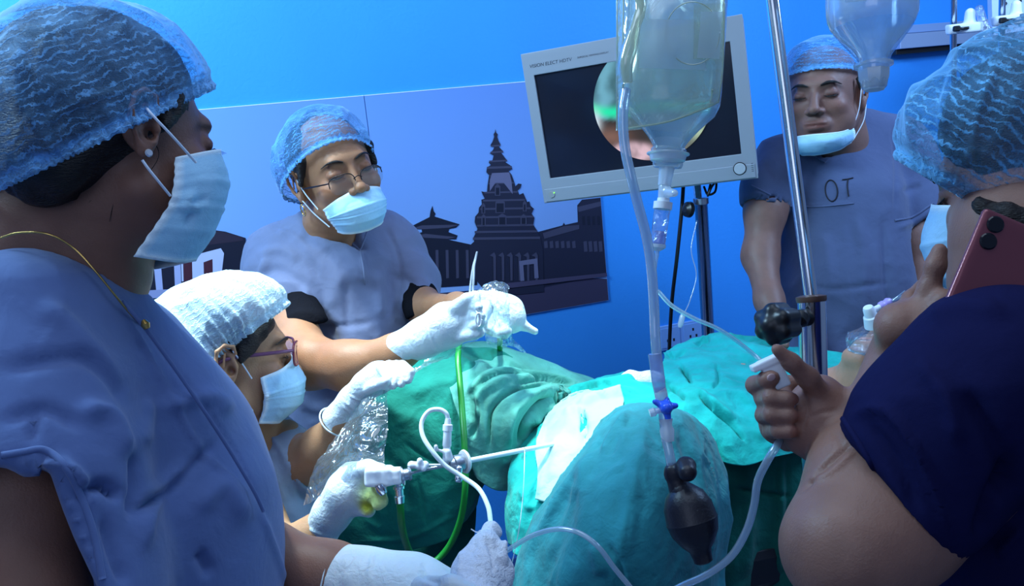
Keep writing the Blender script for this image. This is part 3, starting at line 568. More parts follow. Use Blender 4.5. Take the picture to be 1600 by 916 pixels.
mk('printed_temple_scene', np.concatenate(VV), FF, PRINT, mural, smooth=False, iscam=False, col=np.concatenate(CC))

# wall unit with rail at the upper right
u0, z1 = wall_uz(1384, 44); u1, z0 = wall_uz(1384, 80)[0], wall_uz(1384, 80)[1]
rail = thing('wall_service_rail', tocam(wallpt(u0 + .5, z0)), 'grey horizontal service rail on the blue wall behind the hanging bottle', 'rail')
RAILM = plain('rail_aluminium', (.34, .42, .60), .4, metal=.2)
wbox('channel', u0, u0 + 1.3, z0, z1 - .03, 0, .07, RAILM, rail); wbox('cover_strip', u0, u0 + 1.3, z1 - .028, z1, 0, .055, plain('rail_cover', (.25, .36, .6), .45), rail); wbox('shadow_gap', u0, u0 + .75, z0 - .018, z0 - .001, 0, .05, BLACKP, rail)
for n_, (px, lab) in enumerate(((1490, 'left one of two thin chrome poles above the near bouffant cap'), (1566, 'right one of two thin chrome poles above the near bouffant cap'))):
    d = 2.35; top = wp(px, 2, d); r_ = thing('equipment_pole', tocam([top[0], top[1], 0]), lab, 'pole', 'chrome poles behind the near cap')
    tube('pole', [tocam([top[0], top[1], .03]), tocam([top[0], top[1], 2.4])], .009, CHROME, r_, 16, smooth=False, iscs=True)
    lathe('base', tocam([top[0], top[1], 0]), tocam([top[0], top[1], .04]), [(0, .062), (.6, .058), (1, .02)], BLACKP, r_)
    c = cs(px + (4 if n_ else 8), (32 if n_ else 45), d - .02); X = (cs(px + 40, 32 - 2, d) - cs(px, 34, d)) / np.linalg.norm(cs(px + 40, 30, d) - cs(px, 34, d)); Zc = -c / np.linalg.norm(c); Y = np.cross(Zc, X)
    cl = body('pole_clamp', [rbox(c + X * .012, (.038, .012, .016), .006, np.stack([X, Y, Zc], 1)), rc(c + X * .03 + Y * .008, c + X * .03 + Y * .045, .016, .013, .006)], .0022, WHITEP, r_)
    tube('clamp_screw', [c - X * .004 + Zc * .02, c + X * .028 + Zc * .026], .004, BLACKP, cl, 8, smooth=False, iscs=True); lathe('clamp_knob', c - X * .006 + Zc * .02 - Y * .008, c - X * .006 + Zc * .02 + Y * .010, [(0, .007), (.2, .010), (.8, .010), (1, .007)], BLACKP, cl, 12)
c = cs(1582, 22, 2.55); X = cs(1640, 8, 2.5) - cs(1545, 24, 2.5); X /= np.linalg.norm(X); Z = -c / np.linalg.norm(c); Y = np.cross(Z, X); Y /= np.linalg.norm(Y); Z = np.cross(X, Y)
gas = thing('gas_outlet_panel', c - Y * .05, 'white perforated outlet panel at the top right corner behind thin chrome pole', 'wall panel')
plateb = box('panel', c + X * .05, X * .12, Y * .055, Z * .012, plain('panel_white', (.55, .65, .85), .45), gas)
for i in range(4):
    for j in (-1, 1): lathe('screw', c + X * (-.03 + i * .045) + Y * .034 * j + Z * .012, c + X * (-.03 + i * .045) + Y * .034 * j + Z * .016, [(0, .006), (1, .005)], BLACKP, plateb, 10)
tg = body('flow_tube', [rc(cs(1530, 14, 2.3), cs(1540, 50, 2.3), .011, .012, .004), rc(cs(1541, 50, 2.3), cs(1542, 55, 2.3), .017, .017, .004)], .002, CLEAR, None, loc=cs(1540, 50, 2.3)); tagit(tg, 'clear slanting flowmeter tube between the two thin chrome poles', 'flowmeter')
# socket
us, zs = wall_uz(1063, 523); soc = thing('wall_socket', tocam(wallpt(us, zs - .04)), 'white twin wall socket low on blue wall beside monitor stand', 'socket')
SOCK = plain('socket_white', (.22, .42, .85), .4); sw = .052
wbox('face_plate', us - sw * 1.75, us + sw * 1.75, zs - .045, zs + .045, 0, .010, SOCK, soc, .003)
for k_ in (-1, 1):
    ins = wbox('socket_insert', us + k_ * .045 - .038, us + k_ * .045 + .038, zs - .036, zs + .036, .010, .0125, SOCK, soc, .002)
    for dx, dz in ((0, .014), (-.012, -.01), (.012, -.01)): wbox('pin_hole', us + k_ * .045 + dx - .0035, us + k_ * .045 + dx + .0035, zs + dz - .005, zs + dz + .005, .0122, .0128, BLACKP, ins, 0)

# ------------------------------------------------------------------ monitor on its stand
Cn = [cs(815, 85, 2.09), cs(1160, 22, 1.93), cs(1185, 278, 2.00), cs(852, 317, 2.17)]
def mq(u, v, w=0.0):                               # u right, v down, w metres towards the viewer
    p = Cn[0] * (1 - u) * (1 - v) + Cn[1] * u * (1 - v) + Cn[2] * u * v + Cn[3] * (1 - u) * v; return p + MN * w
MN = np.cross(Cn[2] - Cn[3], Cn[0] - Cn[3]); MN /= np.linalg.norm(MN)
if MN @ cs(1000, 160, 1) > 0: MN = -MN
mon = thing('surgical_monitor', mq(.5, 1), 'wide grey framed flat monitor showing round endoscope picture, behind hanging bag', 'monitor')
def mslab(name, u0, u1, v0, v1, w0, w1, mat, parent, bevel=.004):
    V = np.array([mq(u, v, w) for u in (u0, u1) for v in (v0, v1) for w in (w0, w1)]); return mk(name, V, [(0, 1, 3, 2), (4, 6, 7, 5), (0, 4, 5, 1), (2, 3, 7, 6), (0, 2, 6, 4), (1, 5, 7, 3)], mat, parent, smooth=False, bevel=bevel)
mslab('housing', 0, 1, 0, 1, -.06, -.002, GREYP, mon, .008)
S = (.035, .955, .12, .86)                          # screen window
SC0, SC1 = (.0455, .155), (.933, .843)
fr = []
def ring(name, o, i, w0, w1, mat, parent):
    P = []; 
    for w in (w0, w1):
        for (u0, u1, v0, v1) in (o, i):
            P += [mq(u0, v0, w), mq(u1, v0, w), mq(u1, v1, w), mq(u0, v1, w)]
    Fs = []
    for j in range(4):
        k = (j + 1) % 4; Fs += [(8 + j, 8 + k, 12 + k, 12 + j), (j, 4 + j, 4 + k, k), (j, k, 8 + k, 8 + j), (4 + j, 12 + j, 12 + k, 4 + k)]
    return mk(name, np.array(P), Fs, mat, parent, smooth=False, bevel=.0015)
I = (.048, .938, .148, .836)
ring('bezel', (0, 1, 0, 1), I, -.002, .010, GREYP, mon)
mslab('lower_strip', .01, .99, .905, .992, .010, .0125, GREYP, mon, .002)
scr = mslab('screen', I[0] - .001, I[1] + .001, I[2] - .002, I[3] + .002, -.001, .004, plain('screen_glass', (.010, .012, .022), .12, spec=.5), mon, 0)
EM = bpy.data.materials.new('endoscope_picture'); EM.use_nodes = True; nt = EM.node_tree; b_ = nt.nodes['Principled BSDF']; at = N_(nt, 'ShaderNodeAttribute', attribute_name='tint'); nt.links.new(at.outputs['Color'], b_.inputs['Emission Color']); b_.inputs['Emission Strength'].default_value = 1.0; b_.inputs['Base Color'].default_value = (0, 0, 0, 1); b_.inputs['Roughness'].default_value = .15
def onmon(px, py, w):
    r = cs(px, py, 1.0); o = Cn[3] + MN * w; return r * ((o @ MN) / (r @ MN))
cc = onmon(1018, 158, .0045); ex = onmon(1114, 158, .0045) - cc; ex /= np.linalg.norm(ex); ey = np.cross(MN, ex); ey /= np.linalg.norm(ey); R0 = np.linalg.norm(onmon(1018, 62, .0045) - cc)
nr, na = 40, 120; V = [cc + R0 * (i + 1) / nr * (math.cos(a) * ex + math.sin(a) * ey) for i in range(nr) for a in np.linspace(0, 2 * np.pi, na, endpoint=False)]; V = np.array(V); Q = project(V)
def endo(Q):
    x, y = Q[:, 0], Q[:, 1]; c = np.tile(np.array([.06, .16, .20]), (len(Q), 1)); n = fbm(np.stack([x / 22, y / 22, x * 0], -1), 9)
    def mixc(w, k): w = np.clip(w, 0, 1)[:, None]; c[:] = c * (1 - w) + np.array(k) * w
    mixc(.5 + .5 * np.sin((x - 920) * .16 + y * .03 + n), (.16, .42, .55)); mixc(np.clip((105 - y) / 40, 0, 1) * .5, (.02, .05, .07))
    ya = 168 + 12 * np.sin((x - 922) / 26) * np.exp(-(x - 922) / 80); mixc(np.exp(-((y - ya) / 8) ** 2) * 1.1, (.02, .80, .42)); mixc(np.clip((y - ya - 9) / 6, 0, 1), (.035, .03, .028))
    mixc(np.exp(-(((x - 928) / 10) ** 2 + ((y - 196) / 20) ** 2)) * 1.2, (.75, .90, 1)); mixc(np.exp(-(((x - 955) / 28) ** 2 + ((y - 214) / 14) ** 2)) * .9, (.24, .13, .10))
    mixc(1.3 * np.exp(-(((x - 992) / 34) ** 2 + ((y - 238) / 15) ** 2) ** 2) * (.75 + .5 * n), (.75, .52, .60)); mixc(np.exp(-((x - 1090) / 22) ** 2 - ((y - 205) / 16) ** 2), (.45, .60, .42))
    mixc(np.clip((y - 195) / 40, 0, 1) * np.exp(-((x - 1060) / 30) ** 2), (.20, .22, .20)); return np.clip(c, 0, 1)
Fs = grid_faces(nr, na, True).tolist() + [tuple(range(na))]; mk('endoscope_picture', V, Fs, EM, scr, smooth=False, col=endo(Q))
lathe('menu_button', mq(.925, .925, .0125), mq(.925, .925, .0145), [(0, .0135), (.8, .0135), (1, .0125)], plain('button_grey', (.46, .49, .53), .35), mon, 28); lathe('button_ring', mq(.925, .925, .0124), mq(.925, .925, .0136), [(0, .0155), (1, .0155)], BLACKP, mon, 28)
lathe('power_button', mq(.045, .945, .0125), mq(.045, .945, .0145), [(0, .0085), (1, .008)], plain('button_dark', (.30, .32, .33), .4), mon, 20)
lathe('status_light', mq(.058, .935, .0125), mq(.058, .935, .015), [(0, .002), (1, .0015)], plain('green_led', (.2, .9, .1), .4, emis=((.3, 1, .1), 1.2)), mon, 8)
def textobj(name, body_, p, X, Y, size, mat, parent, ext=.0004):
    cu = bpy.data.curves.new(name, 'FONT'); cu.body = body_; cu.size = size; cu.extrude = ext; cu.shear = .15; o = bpy.data.objects.new(name, cu); COL.objects.link(o); cu.materials.append(mat)
    X = X / np.linalg.norm(X); Y = Y - X * (X @ Y); Y /= np.linalg.norm(Y); Z = np.cross(X, Y); Rw = RC @ np.stack([X, Y, Z], 1); m = np.eye(4); m[:3, :3] = Rw; m[:3, 3] = world(p) - rootloc(parent); bpy.context.view_layer.update(); me = bpy.data.meshes.new_from_object(o.evaluated_get(bpy.context.evaluated_depsgraph_get())); bpy.data.objects.remove(o); o = bpy.data.objects.new(name, me); COL.objects.link(o); o.parent = parent; o.matrix_local = Matrix(m.tolist()); return o
INK = plain('print_ink', (.03, .035, .06), .6)
X = Cn[1] - Cn[0]; Y = Cn[0] - Cn[3]
textobj('model_lettering', 'VISION ELECT HDTV', mq(.033, .098, .0102), X, Y, .0118, INK, mon)
textobj('model_lettering', 'SURGICAL VIEWING DISPLAY', mq(.262, .090, .0102), X, Y, .0060, INK, mon)
mslab('printed_line', .42, .47, .068, .074, .0100, .0103, INK, mon, 0)
for k_ in range(5): mslab('side_mark', .975, .985, .90 + k_ * .012, .903 + k_ * .012, .0125, .0127, INK, mon, 0)
# stand
sp = wp(1096, 330, 2.12); sx, sy = sp[0], sp[1]
st = thing('monitor_stand', tocam([sx, sy, 0]), 'chrome upright pole stand with black knob carrying the monitor', 'stand')
zc = wp(1092, 312, 2.12)[2]
tube('outer_pole', [tocam([sx, sy, .05]), tocam([sx, sy, zc])], .0165, CHROME, st, 24, smooth=False, iscs=True); tube('inner_pole', [tocam([sx - .006, sy, zc - .02]), tocam([sx - .012, sy, zc + .25])], .010, CHROME, st, 16, smooth=False, iscs=True)
lathe('collar', tocam([sx, sy, zc - .012]), tocam([sx, sy, zc + .006]), [(0, .018), (.1, .0195), (.9, .0195), (1, .017)], STEEL, st); box('bracket', mq(.80, .75, -.085), (Cn[1] - Cn[0]) * .12, (Cn[0] - Cn[3]) * .12, MN * .02, BLACKP, st)
lathe('base', tocam([sx, sy, 0]), tocam([sx, sy, .05]), [(0, .17), (.5, .165), (.8, .08), (1, .03)], BLACKP, st)
kb = tube('clamp_screw', [cs(1094, 329, 2.12), cs(1080, 327, 2.10)], .009, BLACKP, st, 12, smooth=False); lathe('clamp_knob', cs(1081, 328, 2.10), cs(1070, 327, 2.09), [(0, .012), (.3, .0205), (.75, .019), (1, .008)], BLACKP, st, 20, sx=1, sy=1)
tagit(tube('monitor_cable', [(1068, 285, 2.13), (1065, 330, 2.12), (1058, 400, 2.14), (1050, 470, 2.2), (1046, 540, 2.25), (1044, 640, 2.3)], .0050, BLACKP), 'black cable hanging straight down from the back of the monitor', 'cable')
tagit(tube('signal_cable', [(1100, 292, 2.08), (1106, 304, 2.06), (1117, 300, 2.06), (1119, 285, 2.08), (1112, 292, 2.05), (1106, 306, 2.05), (1110, 288, 2.07)], .0030, BLACKP), 'short black looped cable tucked under the monitor near its stand', 'cable')
# ------------------------------------------------------------------ people
def gx(V, Fs, n=None): return V
def glove_tint(spots):
    def col(V):
        c = np.ones((len(V), 3))
        for p, r, k in spots:
            w = np.exp(-(np.linalg.norm(V - cs(*p), axis=1) / r) ** 4)[:, None]; c = c * (1 - w) + c * np.array(k) * w
        return c
    return col
def cuff(name, a, b, r, parent, mat=None, th=.0016, ax=None):    # rolled glove edge: a ring round the wrist
    c = cs(*a); T = cs(*b) - c; T /= np.linalg.norm(T); u = np.cross(T, [0, 0, 1.0]); u /= np.linalg.norm(u); v = np.cross(T, u); t = np.linspace(0, 2 * np.pi, 41)
    V, Fs = tube_vf([c + r * (math.cos(q) * u + math.sin(q) * v) for q in t], th, 8, 80); return mk(name, V, Fs, mat or GLOVE, parent, col=np.ones((len(V), 3)))

# ---- A: the woman nearest on the left
fA = Fr([[-0.7476, 0.6632, -0.0346], [-0.0735, -0.0309, 0.9968], [-0.6601, -0.7478, -0.0719]], [-.4264, .1671, -.8969], 1.0)
A = thing('person', tocam([-.55, .95, 0]), 'person seen from behind at left in blue-grey scrubs, net cap and mask, looking right', 'person', None)
neckA = pc([(150, 230, .93, 78), (118, 320, .94, 92), (85, 420, .95, 118), (70, 520, .97, 150)], .04) + pc([(160, 330, .90, 60), (150, 430, .92, 78)], .03)
armA = pc([(40, 560, .85, 100), (36, 760, .81, 92), (34, 960, .77, 90), (34, 1120, .75, 80)], .03)
farA = pc([(220, 640, 1.12, 60), (290, 780, 1.13, 60), (400, 870, 1.13, 55), (520, 905, 1.12, 50), (600, 928, 1.10, 36)], .03)
bodyA = body('body', head_prims(fA) + neckA + armA + farA, .0028, SK_A, A, it=2, col=head_tint(fA), loc=None)
body('hair', [fA.el((0, -.03, .03), (.079, .090, .086), k=.02), fA.el((0, -.07, -.03), (.060, .045, .05), k=.02), fA.rc((.074, .030, .03), (.080, .016, .002), .010, .006, .01), fA.rc((-.074, .030, .03), (-.080, .016, .002), .010, .006, .01), fA.rc((.062, .060, .055), (.073, .03, .03), .012, .012, .01)] + [fA.el((0, -.02, .05), (.083, .098, .080), k=.02)] + pc([(60, 180, .93, 70), (30, 250, .92, 60), (30, 310, .92, 44)], .03), .004, HAIR, A, it=2, wr=[(.003, .02, 3, (1, .4, 1))])
for k_ in range(26):                                 # loose strands at the nape
    a = rng.uniform(0, 1); x0, y0 = 95 + 110 * a + rng.normal() * 8, 268 - 40 * a + rng.normal() * 14
    pts = [(x0, y0, .862 + .02 * a), (x0 + rng.uniform(-10, 30), y0 + 40, .853), (x0 + rng.uniform(-20, 50), y0 + rng.uniform(60, 110), .856 + rng.uniform(0, .01))]
    if k_ < 14: tube('hair_strand', pts, [.0007, .0003], HAIR, A, 4, 14)
cp = [fA.el((0, -.022, .045), (.094, .112, .098), k=.03), fA.el((0, -.055, .0), (.094, .096, .09), k=.03), pe((120, 130, .93), (140, 112, 120), (0, 0, -5), .03), pe((40, 160, .93), (115, 118, 125), (0, 0, 10), .04), pe((235, 110, .91), (78, 62, 90), (0, 0, -25), .04), pe((20, 255, .92), (70, 72, 90), (0, 0, 0), .04)]
cap(fA, 'bouffant_cap', cp, planeof((312, 150, .87), (0, 298, .87), (156, 224, 1.1), (0, 1, 0)), CAP_A, A, .0034, 120, .0022, .0035, .03, seed=2,
    fl=[([(20, 60), (60, 140), (40, 220)], 9, .004), ([(0, 120), (50, 190), (90, 260)], 8, .004), ([(60, 200), (120, 160), (200, 140)], 6, .003), ([(20, 230), (60, 250), (110, 240)], 6, -.004), ([(240, 60), (280, 80), (305, 110)], 6, .003)])
mask(fA, A, [[(-.070, .030, -.030), (-.060, .078, -.012), (-.036, .100, -.004), (0, .113, .002), (.036, .100, -.004), (.060, .078, -.012), (.070, .030, -.030)],
    [(-.077, .026, -.052), (-.066, .078, -.038), (-.040, .108, -.034), (0, .121, -.034), (.040, .108, -.034), (.066, .078, -.038), (.077, .026, -.052)],
    [(-.078, .020, -.080), (-.068, .070, -.072), (-.040, .104, -.068), (0, .114, -.068), (.040, .104, -.068), (.068, .070, -.072), (.078, .020, -.080)],
    [(-.074, .004, -.108), (-.064, .052, -.108), (-.036, .088, -.105), (0, .102, -.102), (.036, .088, -.105), (.064, .052, -.108), (.074, .004, -.108)],
    [(-.066, -.012, -.136), (-.056, .035, -.138), (-.030, .070, -.132), (0, .084, -.128), (.030, .070, -.132), (.056, .035, -.138), (.066, -.012, -.136)]],
    fl=[([(302, 295), (290, 325), (318, 320)], 5, .004), ([(325, 300), (300, 330), (290, 360)], 4, -.003)])
tube('ear_loop', [(228, 168, .832), (240, 182, .828), (272, 216, .845), (306, 254, .875)], .0014, MASKLOOP, A, 8); tube('ear_loop', [(222, 250, .822), (232, 264, .826), (248, 284, .835), (266, 306, .85)], .0014, MASKLOOP, A, 8)
er = fA.p(-.087, -.006, -.034); lathe('earring', er, er + fA.R @ np.array([-.004, 0, 0]), [(0, .0030), (.5, .0042), (1, .003)], GEM, A, 10)
tube('necklace', [(0, 372, .835), (30, 364, .832), (75, 366, .83), (115, 388, .84), (150, 425, .845), (180, 462, .855), (205, 492, .875), (226, 512, .90)], .0011, GOLD, A, 6, 80)
lathe('pendant', cs(224, 500, .872), cs(230, 514, .872), [(0, .002), (.5, .005), (1, .003)], GOLD, A, 10)
lashes = []
for q in range(7): V, Fs = tube_vf([fA.p(-.046 + q * .003, .087, -.006), fA.p(-.049 + q * .0035, .101, -.010)], [.0005, .0002], 4, 6); lashes.append((V, Fs))
VV, FF, k = [], [], 0
for V, Fs in lashes: VV.append(V); FF += [tuple(i + k for i in f_) for f_ in Fs]; k += len(V)
mk('eyelashes', np.concatenate(VV), FF, HAIR, A)
topA = pc([(60, 520, .98, 128), (150, 640, 1.00, 150), (190, 800, 1.0, 210), (205, 1020, 1.02, 235)], .06) + pc([(40, 520, .86, 132), (34, 640, .83, 138), (42, 770, .80, 150), (64, 960, .78, 160), (70, 1100, .78, 160)], .05) + pc([(190, 560, 1.08, 90), (260, 700, 1.08, 105), (300, 860, 1.08, 120)], .06) + pc([(150, 520, .93, 90), (225, 640, .96, 100)], .05)
topA += pc([(38, 720, .82, 118), (45, 900, .78, 130), (45, 1150, .77, 132)], .006, 's')
n1_, n2_ = ip((0, 722), (75, 712)), ip((75, 712), (156, 916)); n1_ = n1_ if n1_[1] > 0 else -n1_; n2_ = n2_ if n2_[0] > 0 else -n2_
def _slA(P): return np.maximum(np.maximum(np.linalg.norm(P - cs(0, 930, .76), axis=-1) - .24, P @ n1_), P @ n2_)
topA += [Prim(_slA, cs(0, 930, .76) - .24, cs(0, 930, .76) + .24, .008, 's')]
topA += pc([(140, 330, .93, 76), (135, 420, .93, 86), (150, 470, .95, 60)], .01, 's')
FA = [([(75, 395), (100, 470), (60, 560), (40, 620)], 3, .0012), ([(190, 480), (235, 560), (300, 680), (350, 740), (405, 790)], 4, .0025), ([(215, 500), (300, 610), (370, 710), (412, 800)], 3, -.0025), ([(0, 580), (60, 565), (130, 560), (180, 600), (205, 650)], 12, -.006),
      ([(55, 640), (50, 690)], 8, -.006), ([(210, 700), (215, 760), (205, 810)], 9, -.009), ([(205, 810), (280, 750), (340, 690)], 8, -.007), ([(120, 640), (170, 650), (200, 720)], 14, .008), ([(0, 740), (60, 720), (110, 735), (150, 790)], 10, .010),
      ([(120, 775), (160, 760), (190, 780)], 9, -.010), ([(230, 620), (225, 700)], 10, .005), ([(240, 640), (330, 620), (360, 650)], 12, .005), ([(220, 870), (240, 780), (300, 720)], 12, .006), ([(300, 800), (350, 760), (390, 820)], 16, .006), ([(310, 860), (330, 900)], 10, -.006),
      ([(60, 470), (120, 520), (190, 610)], 16, .005), ([(0, 660), (70, 640), (130, 670)], 10, -.005), ([(405, 795), (430, 860), (448, 916)], 4, .003), ([(160, 800), (180, 870), (200, 916)], 10, -.006)]
tA = body('scrub_top', topA, .0052, SCR_A, A, it=2, wr=[(.005, .16, 11)], fl=FA)
tube('neckline_binding', [(190, 470, .865), (232, 520, .88), (290, 600, .905), (350, 690, .925), (395, 765, .945), (412, 800, .955)], .0022, SCR_A, A, 8, 60, flat=.6)
hem(tA, [(2, 712), (40, 706), (70, 702), (100, 726), (124, 770), (146, 830), (160, 905)], .0032, SCR_A)
gA = pc([(505, 903, 1.12, 57), (575, 918, 1.11, 54), (640, 930, 1.09, 58), (700, 945, 1.06, 52)], .025) + pc([(690, 925, 1.05, 20), (735, 930, 1.03, 15), (765, 945, 1.01, 13)], .01) + pc([(690, 950, 1.05, 22), (750, 965, 1.02, 15)], .01) + pc([(660, 920, 1.02, 20), (705, 915, .98, 15), (738, 925, .97, 12)], .01) + pc([(690, 975, 1.05, 22), (740, 990, 1.02, 14)], .01) + pc([(680, 990, 1.05, 20), (725, 1010, 1.03, 13)], .01)
gA += [gcut((513, 905, 1.12), (530, 908, 1.12))]
body('glove', gA, .003, GLOVE, A, it=2, col=glove_tint([]), fl=[([(588, 862), (580, 880), (575, 916)], 3, .0015), ([(655, 890), (670, 905), (690, 912)], 4, -.003), ([(660, 880), (672, 895)], 3, -.002), ([(540, 865), (536, 916)], 8, .001)])
cuff('glove_cuff', (513, 905, 1.12), (530, 908, 1.12), 57 * 1.12 / FPX, A)
trousers(A, SCR_A, cs(80, 1060, 1.02), cs(330, 1100, 1.12), (.9, .4, 0), .09)

# ---- C: the standing woman with wire spectacles
fC = Fr(eul(4, 0, 11) @ np.array([[0.868, 0.4888, -0.0879], [0.1498, -0.0889, 0.9847], [-0.4735, 0.8679, 0.1504]]), [-.3742, .2539, -1.77], 1.05)
C = thing('person', tocam([-.42, 1.9, 0]), 'person standing by mural in grey scrubs with wire spectacles and mask, unwrapping a clear sleeve', 'person')
neckC = pc([(512, 300, 1.80, 34), (515, 345, 1.82, 36), (520, 390, 1.86, 44), (520, 450, 1.88, 60)], .03)
armsC = pc([(425, 420, 1.85, 36), (450, 500, 1.74, 38), (482, 566, 1.60, 39), (545, 572, 1.55, 36), (622, 550, 1.50, 25), (690, 515, 1.46, 22)], .03) + pc([(632, 420, 1.90, 30), (664, 482, 1.83, 25), (715, 478, 1.70, 17), (775, 490, 1.62, 15)], .03)
face_hair(fC, C)
body('body', head_prims(fC) + neckC + armsC, .0024, SK_C, C, it=1, col=head_tint(fC))
body('hair', [fC.el((0, -.03, .04), (.080, .098, .082), k=.02), fC.rc((-.074, .03, .04), (-.080, .014, .0), .010, .007, .01), fC.rc((.074, .03, .04), (.080, .014, .0), .010, .007, .01), fC.el((0, -.075, -.03), (.06, .05, .05), k=.02)], .0045, HAIR, C, it=2, wr=[(.002, .03, 3)])
cap(fC, 'bouffant_cap', [fC.el((0, -.022, .045), (.091, .112, .096), k=.03), fC.el((-.02, -.055, .03), (.084, .088, .078), k=.03), fC.el((-.01, -.07, -.01), (.078, .065, .07), k=.03)], (fC.p(0, .085, .056), fC.R @ np.array([.10, -.46, .88])), CAP_D, C, .0042, 84, .0020, .0035, .035, seed=7,
    fl=[([(530, 165), (535, 185), (545, 205)], 7, .004), ([(470, 205), (500, 200), (535, 196)], 4, .003), ([(480, 185), (510, 180), (530, 185)], 3, .002)])
mask(fC, C, std_rows(.90, zt=-.046, zb=-.120, yb=.088, puff=-.006), loops=[[(-.069, .03, -.055), (-.078, .014, -.02), (-.084, .002, .02)], [(-.058, .03, -.095), (-.074, .01, -.06), (-.084, -.002, -.03), (-.084, -.02, -.02)], [(.069, .03, -.055), (.078, .014, -.02), (.084, .002, .02)]])
glasses(fC, C, plain('dark_wire', (.03, .02, .02), .3, metal=.5), half_w=.058, y=.112, z=-.020, lw=.026, lh=.019, thick=.0011, rimless_bottom=True)
t = np.linspace(.3, 2 * np.pi, 24); e0 = fC.p(-.088, -.004, -.050); V, Fs = tube_vf([e0 + .012 * (math.cos(q) * fC.R[:, 2] + math.sin(q) * fC.R[:, 1]) for q in t], .0014, 8, 40); mk('hoop_earring', V, Fs, GOLD, C)
topC = pc([(452, 402, 1.88, 58), (520, 395, 1.92, 66), (596, 388, 1.94, 56)], .05) + pc([(518, 455, 1.90, 110), (535, 560, 1.90, 112), (545, 700, 1.92, 118), (555, 820, 1.94, 122)], .06) + pc([(432, 415, 1.86, 48), (455, 468, 1.78, 50)], .03) + pc([(622, 408, 1.92, 46), (645, 440, 1.89, 38), (654, 462, 1.86, 34)], .03)
topC += pc([(450, 500, 1.74, 41), (470, 540, 1.66, 41)], .004, 's') + [cutoff(cs(474, 530, 1.68), .085, cs(466, 477, 1.74), (.25, -.96, 0))]
topC += pc([(512, 330, 1.80, 40), (528, 352, 1.80, 33), (563, 388, 1.80, 9)], .006, 's')
FC = [([(469, 322), (500, 345), (540, 372), (566, 391)], 3, .003), ([(566, 391), (570, 440)], 3, .003), ([(582, 322), (566, 355), (566, 391)], 3, .003), ([(395, 440), (430, 420), (470, 440), (490, 460)], 7, -.006), ([(400, 400), (440, 390), (470, 410)], 8, .005), ([(480, 400), (500, 440), (505, 500)], 8, -.005), ([(600, 350), (622, 400), (628, 470)], 4, -.003),
      ([(590, 420), (596, 500)], 8, .004), ([(480, 440), (470, 500)], 7, .004), ([(450, 500), (520, 510), (600, 500)], 5, -.003), ([(540, 440), (545, 520)], 6, -.003), ([(610, 430), (640, 440), (650, 470)], 6, -.004), ([(500, 560), (540, 600)], 10, -.006), ([(460, 620), (500, 640), (540, 620)], 9, .005), ([(415, 400), (405, 450)], 6, .004), ([(430, 360), (460, 370), (490, 400)], 5, .004)]
tC = body('scrub_top', topC, .0055, SCR_C, C, it=2, wr=[(.006, .12, 21), (.0028, .045, 22)], fl=FC)
for L in ([(470, 322), (500, 345), (530, 365), (563, 391)], [(590, 328), (578, 352), (563, 391)], [(563, 391), (568, 420), (571, 445)]): hem(tC, L, .0022, SCR_C, 0, 'neckline_binding')
body('undershirt_sleeve', pc([(466, 488, 1.74, 36), (476, 514, 1.69, 38)], .01) + [half(cs(476, 510, 1.70), (-.22, .97, 0), .003)], .004, BLACKC, C, it=1, wr=[(.002, .03, 2)])
body('undershirt_sleeve', pc([(652, 460, 1.86, 31), (662, 484, 1.83, 31)], .01) + [half(cs(664, 488, 1.82), (-.4, .9, 0), .003)], .004, BLACKC, C, it=1)
gC = pc([(612, 550, 1.50, 26), (665, 527, 1.47, 29), (700, 508, 1.45, 33), (722, 500, 1.44, 27)], .02) + pc([(712, 482, 1.42, 13), (730, 468, 1.40, 9.5), (742, 463, 1.39, 7.5), (744, 470, 1.385, 7)], .006) + pc([(722, 488, 1.43, 12), (740, 478, 1.40, 8.5), (748, 480, 1.38, 7)], .005) + pc([(728, 500, 1.43, 11), (742, 492, 1.40, 8.5), (752, 494, 1.38, 7)], .005) + pc([(728, 512, 1.43, 11), (744, 508, 1.40, 8.5), (751, 505, 1.38, 7)], .005) + pc([(716, 525, 1.43, 13), (738, 522, 1.41, 9), (750, 520, 1.40, 8)], .006)
gC += [gcut((621, 548, 1.50), (640, 540, 1.49))]
body('glove', gC, .0021, GLOVE, C, it=1, col=glove_tint([]), fl=[([(668, 508), (675, 530), (684, 548)], 2, .0012), ([(637, 560), (655, 566), (680, 558)], 3, -.0015), ([(625, 535), (632, 565)], 3, .001)])
cuff('glove_cuff', (621, 548, 1.50), (640, 540, 1.49), 26.5 * 1.5 / FPX, C)
gC2 = pc([(752, 470, 1.64, 17), (772, 482, 1.60, 24), (792, 490, 1.58, 26), (800, 500, 1.57, 20)], .02) + pc([(768, 498, 1.56, 11), (758, 508, 1.53, 8), (764, 516, 1.52, 7)], .005) + pc([(778, 506, 1.555, 10), (772, 518, 1.53, 8), (780, 522, 1.52, 7)], .005) + pc([(790, 510, 1.555, 10), (788, 522, 1.54, 8), (794, 518, 1.52, 7)], .005) + pc([(802, 500, 1.57, 11), (820, 510, 1.57, 7), (836, 518, 1.57, 5.5)], .006) + pc([(760, 478, 1.56, 11), (752, 492, 1.52, 9), (754, 504, 1.50, 8)], .005)
body('glove', gC2, .0022, GLOVE, C, it=1, col=glove_tint([]), fl=[([(775, 470), (785, 490)], 4, -.0015)])
trousers(C, SCR_C, cs(510, 860, 1.98), cs(600, 860, 2.0), (.5, -.8, 0), .085)

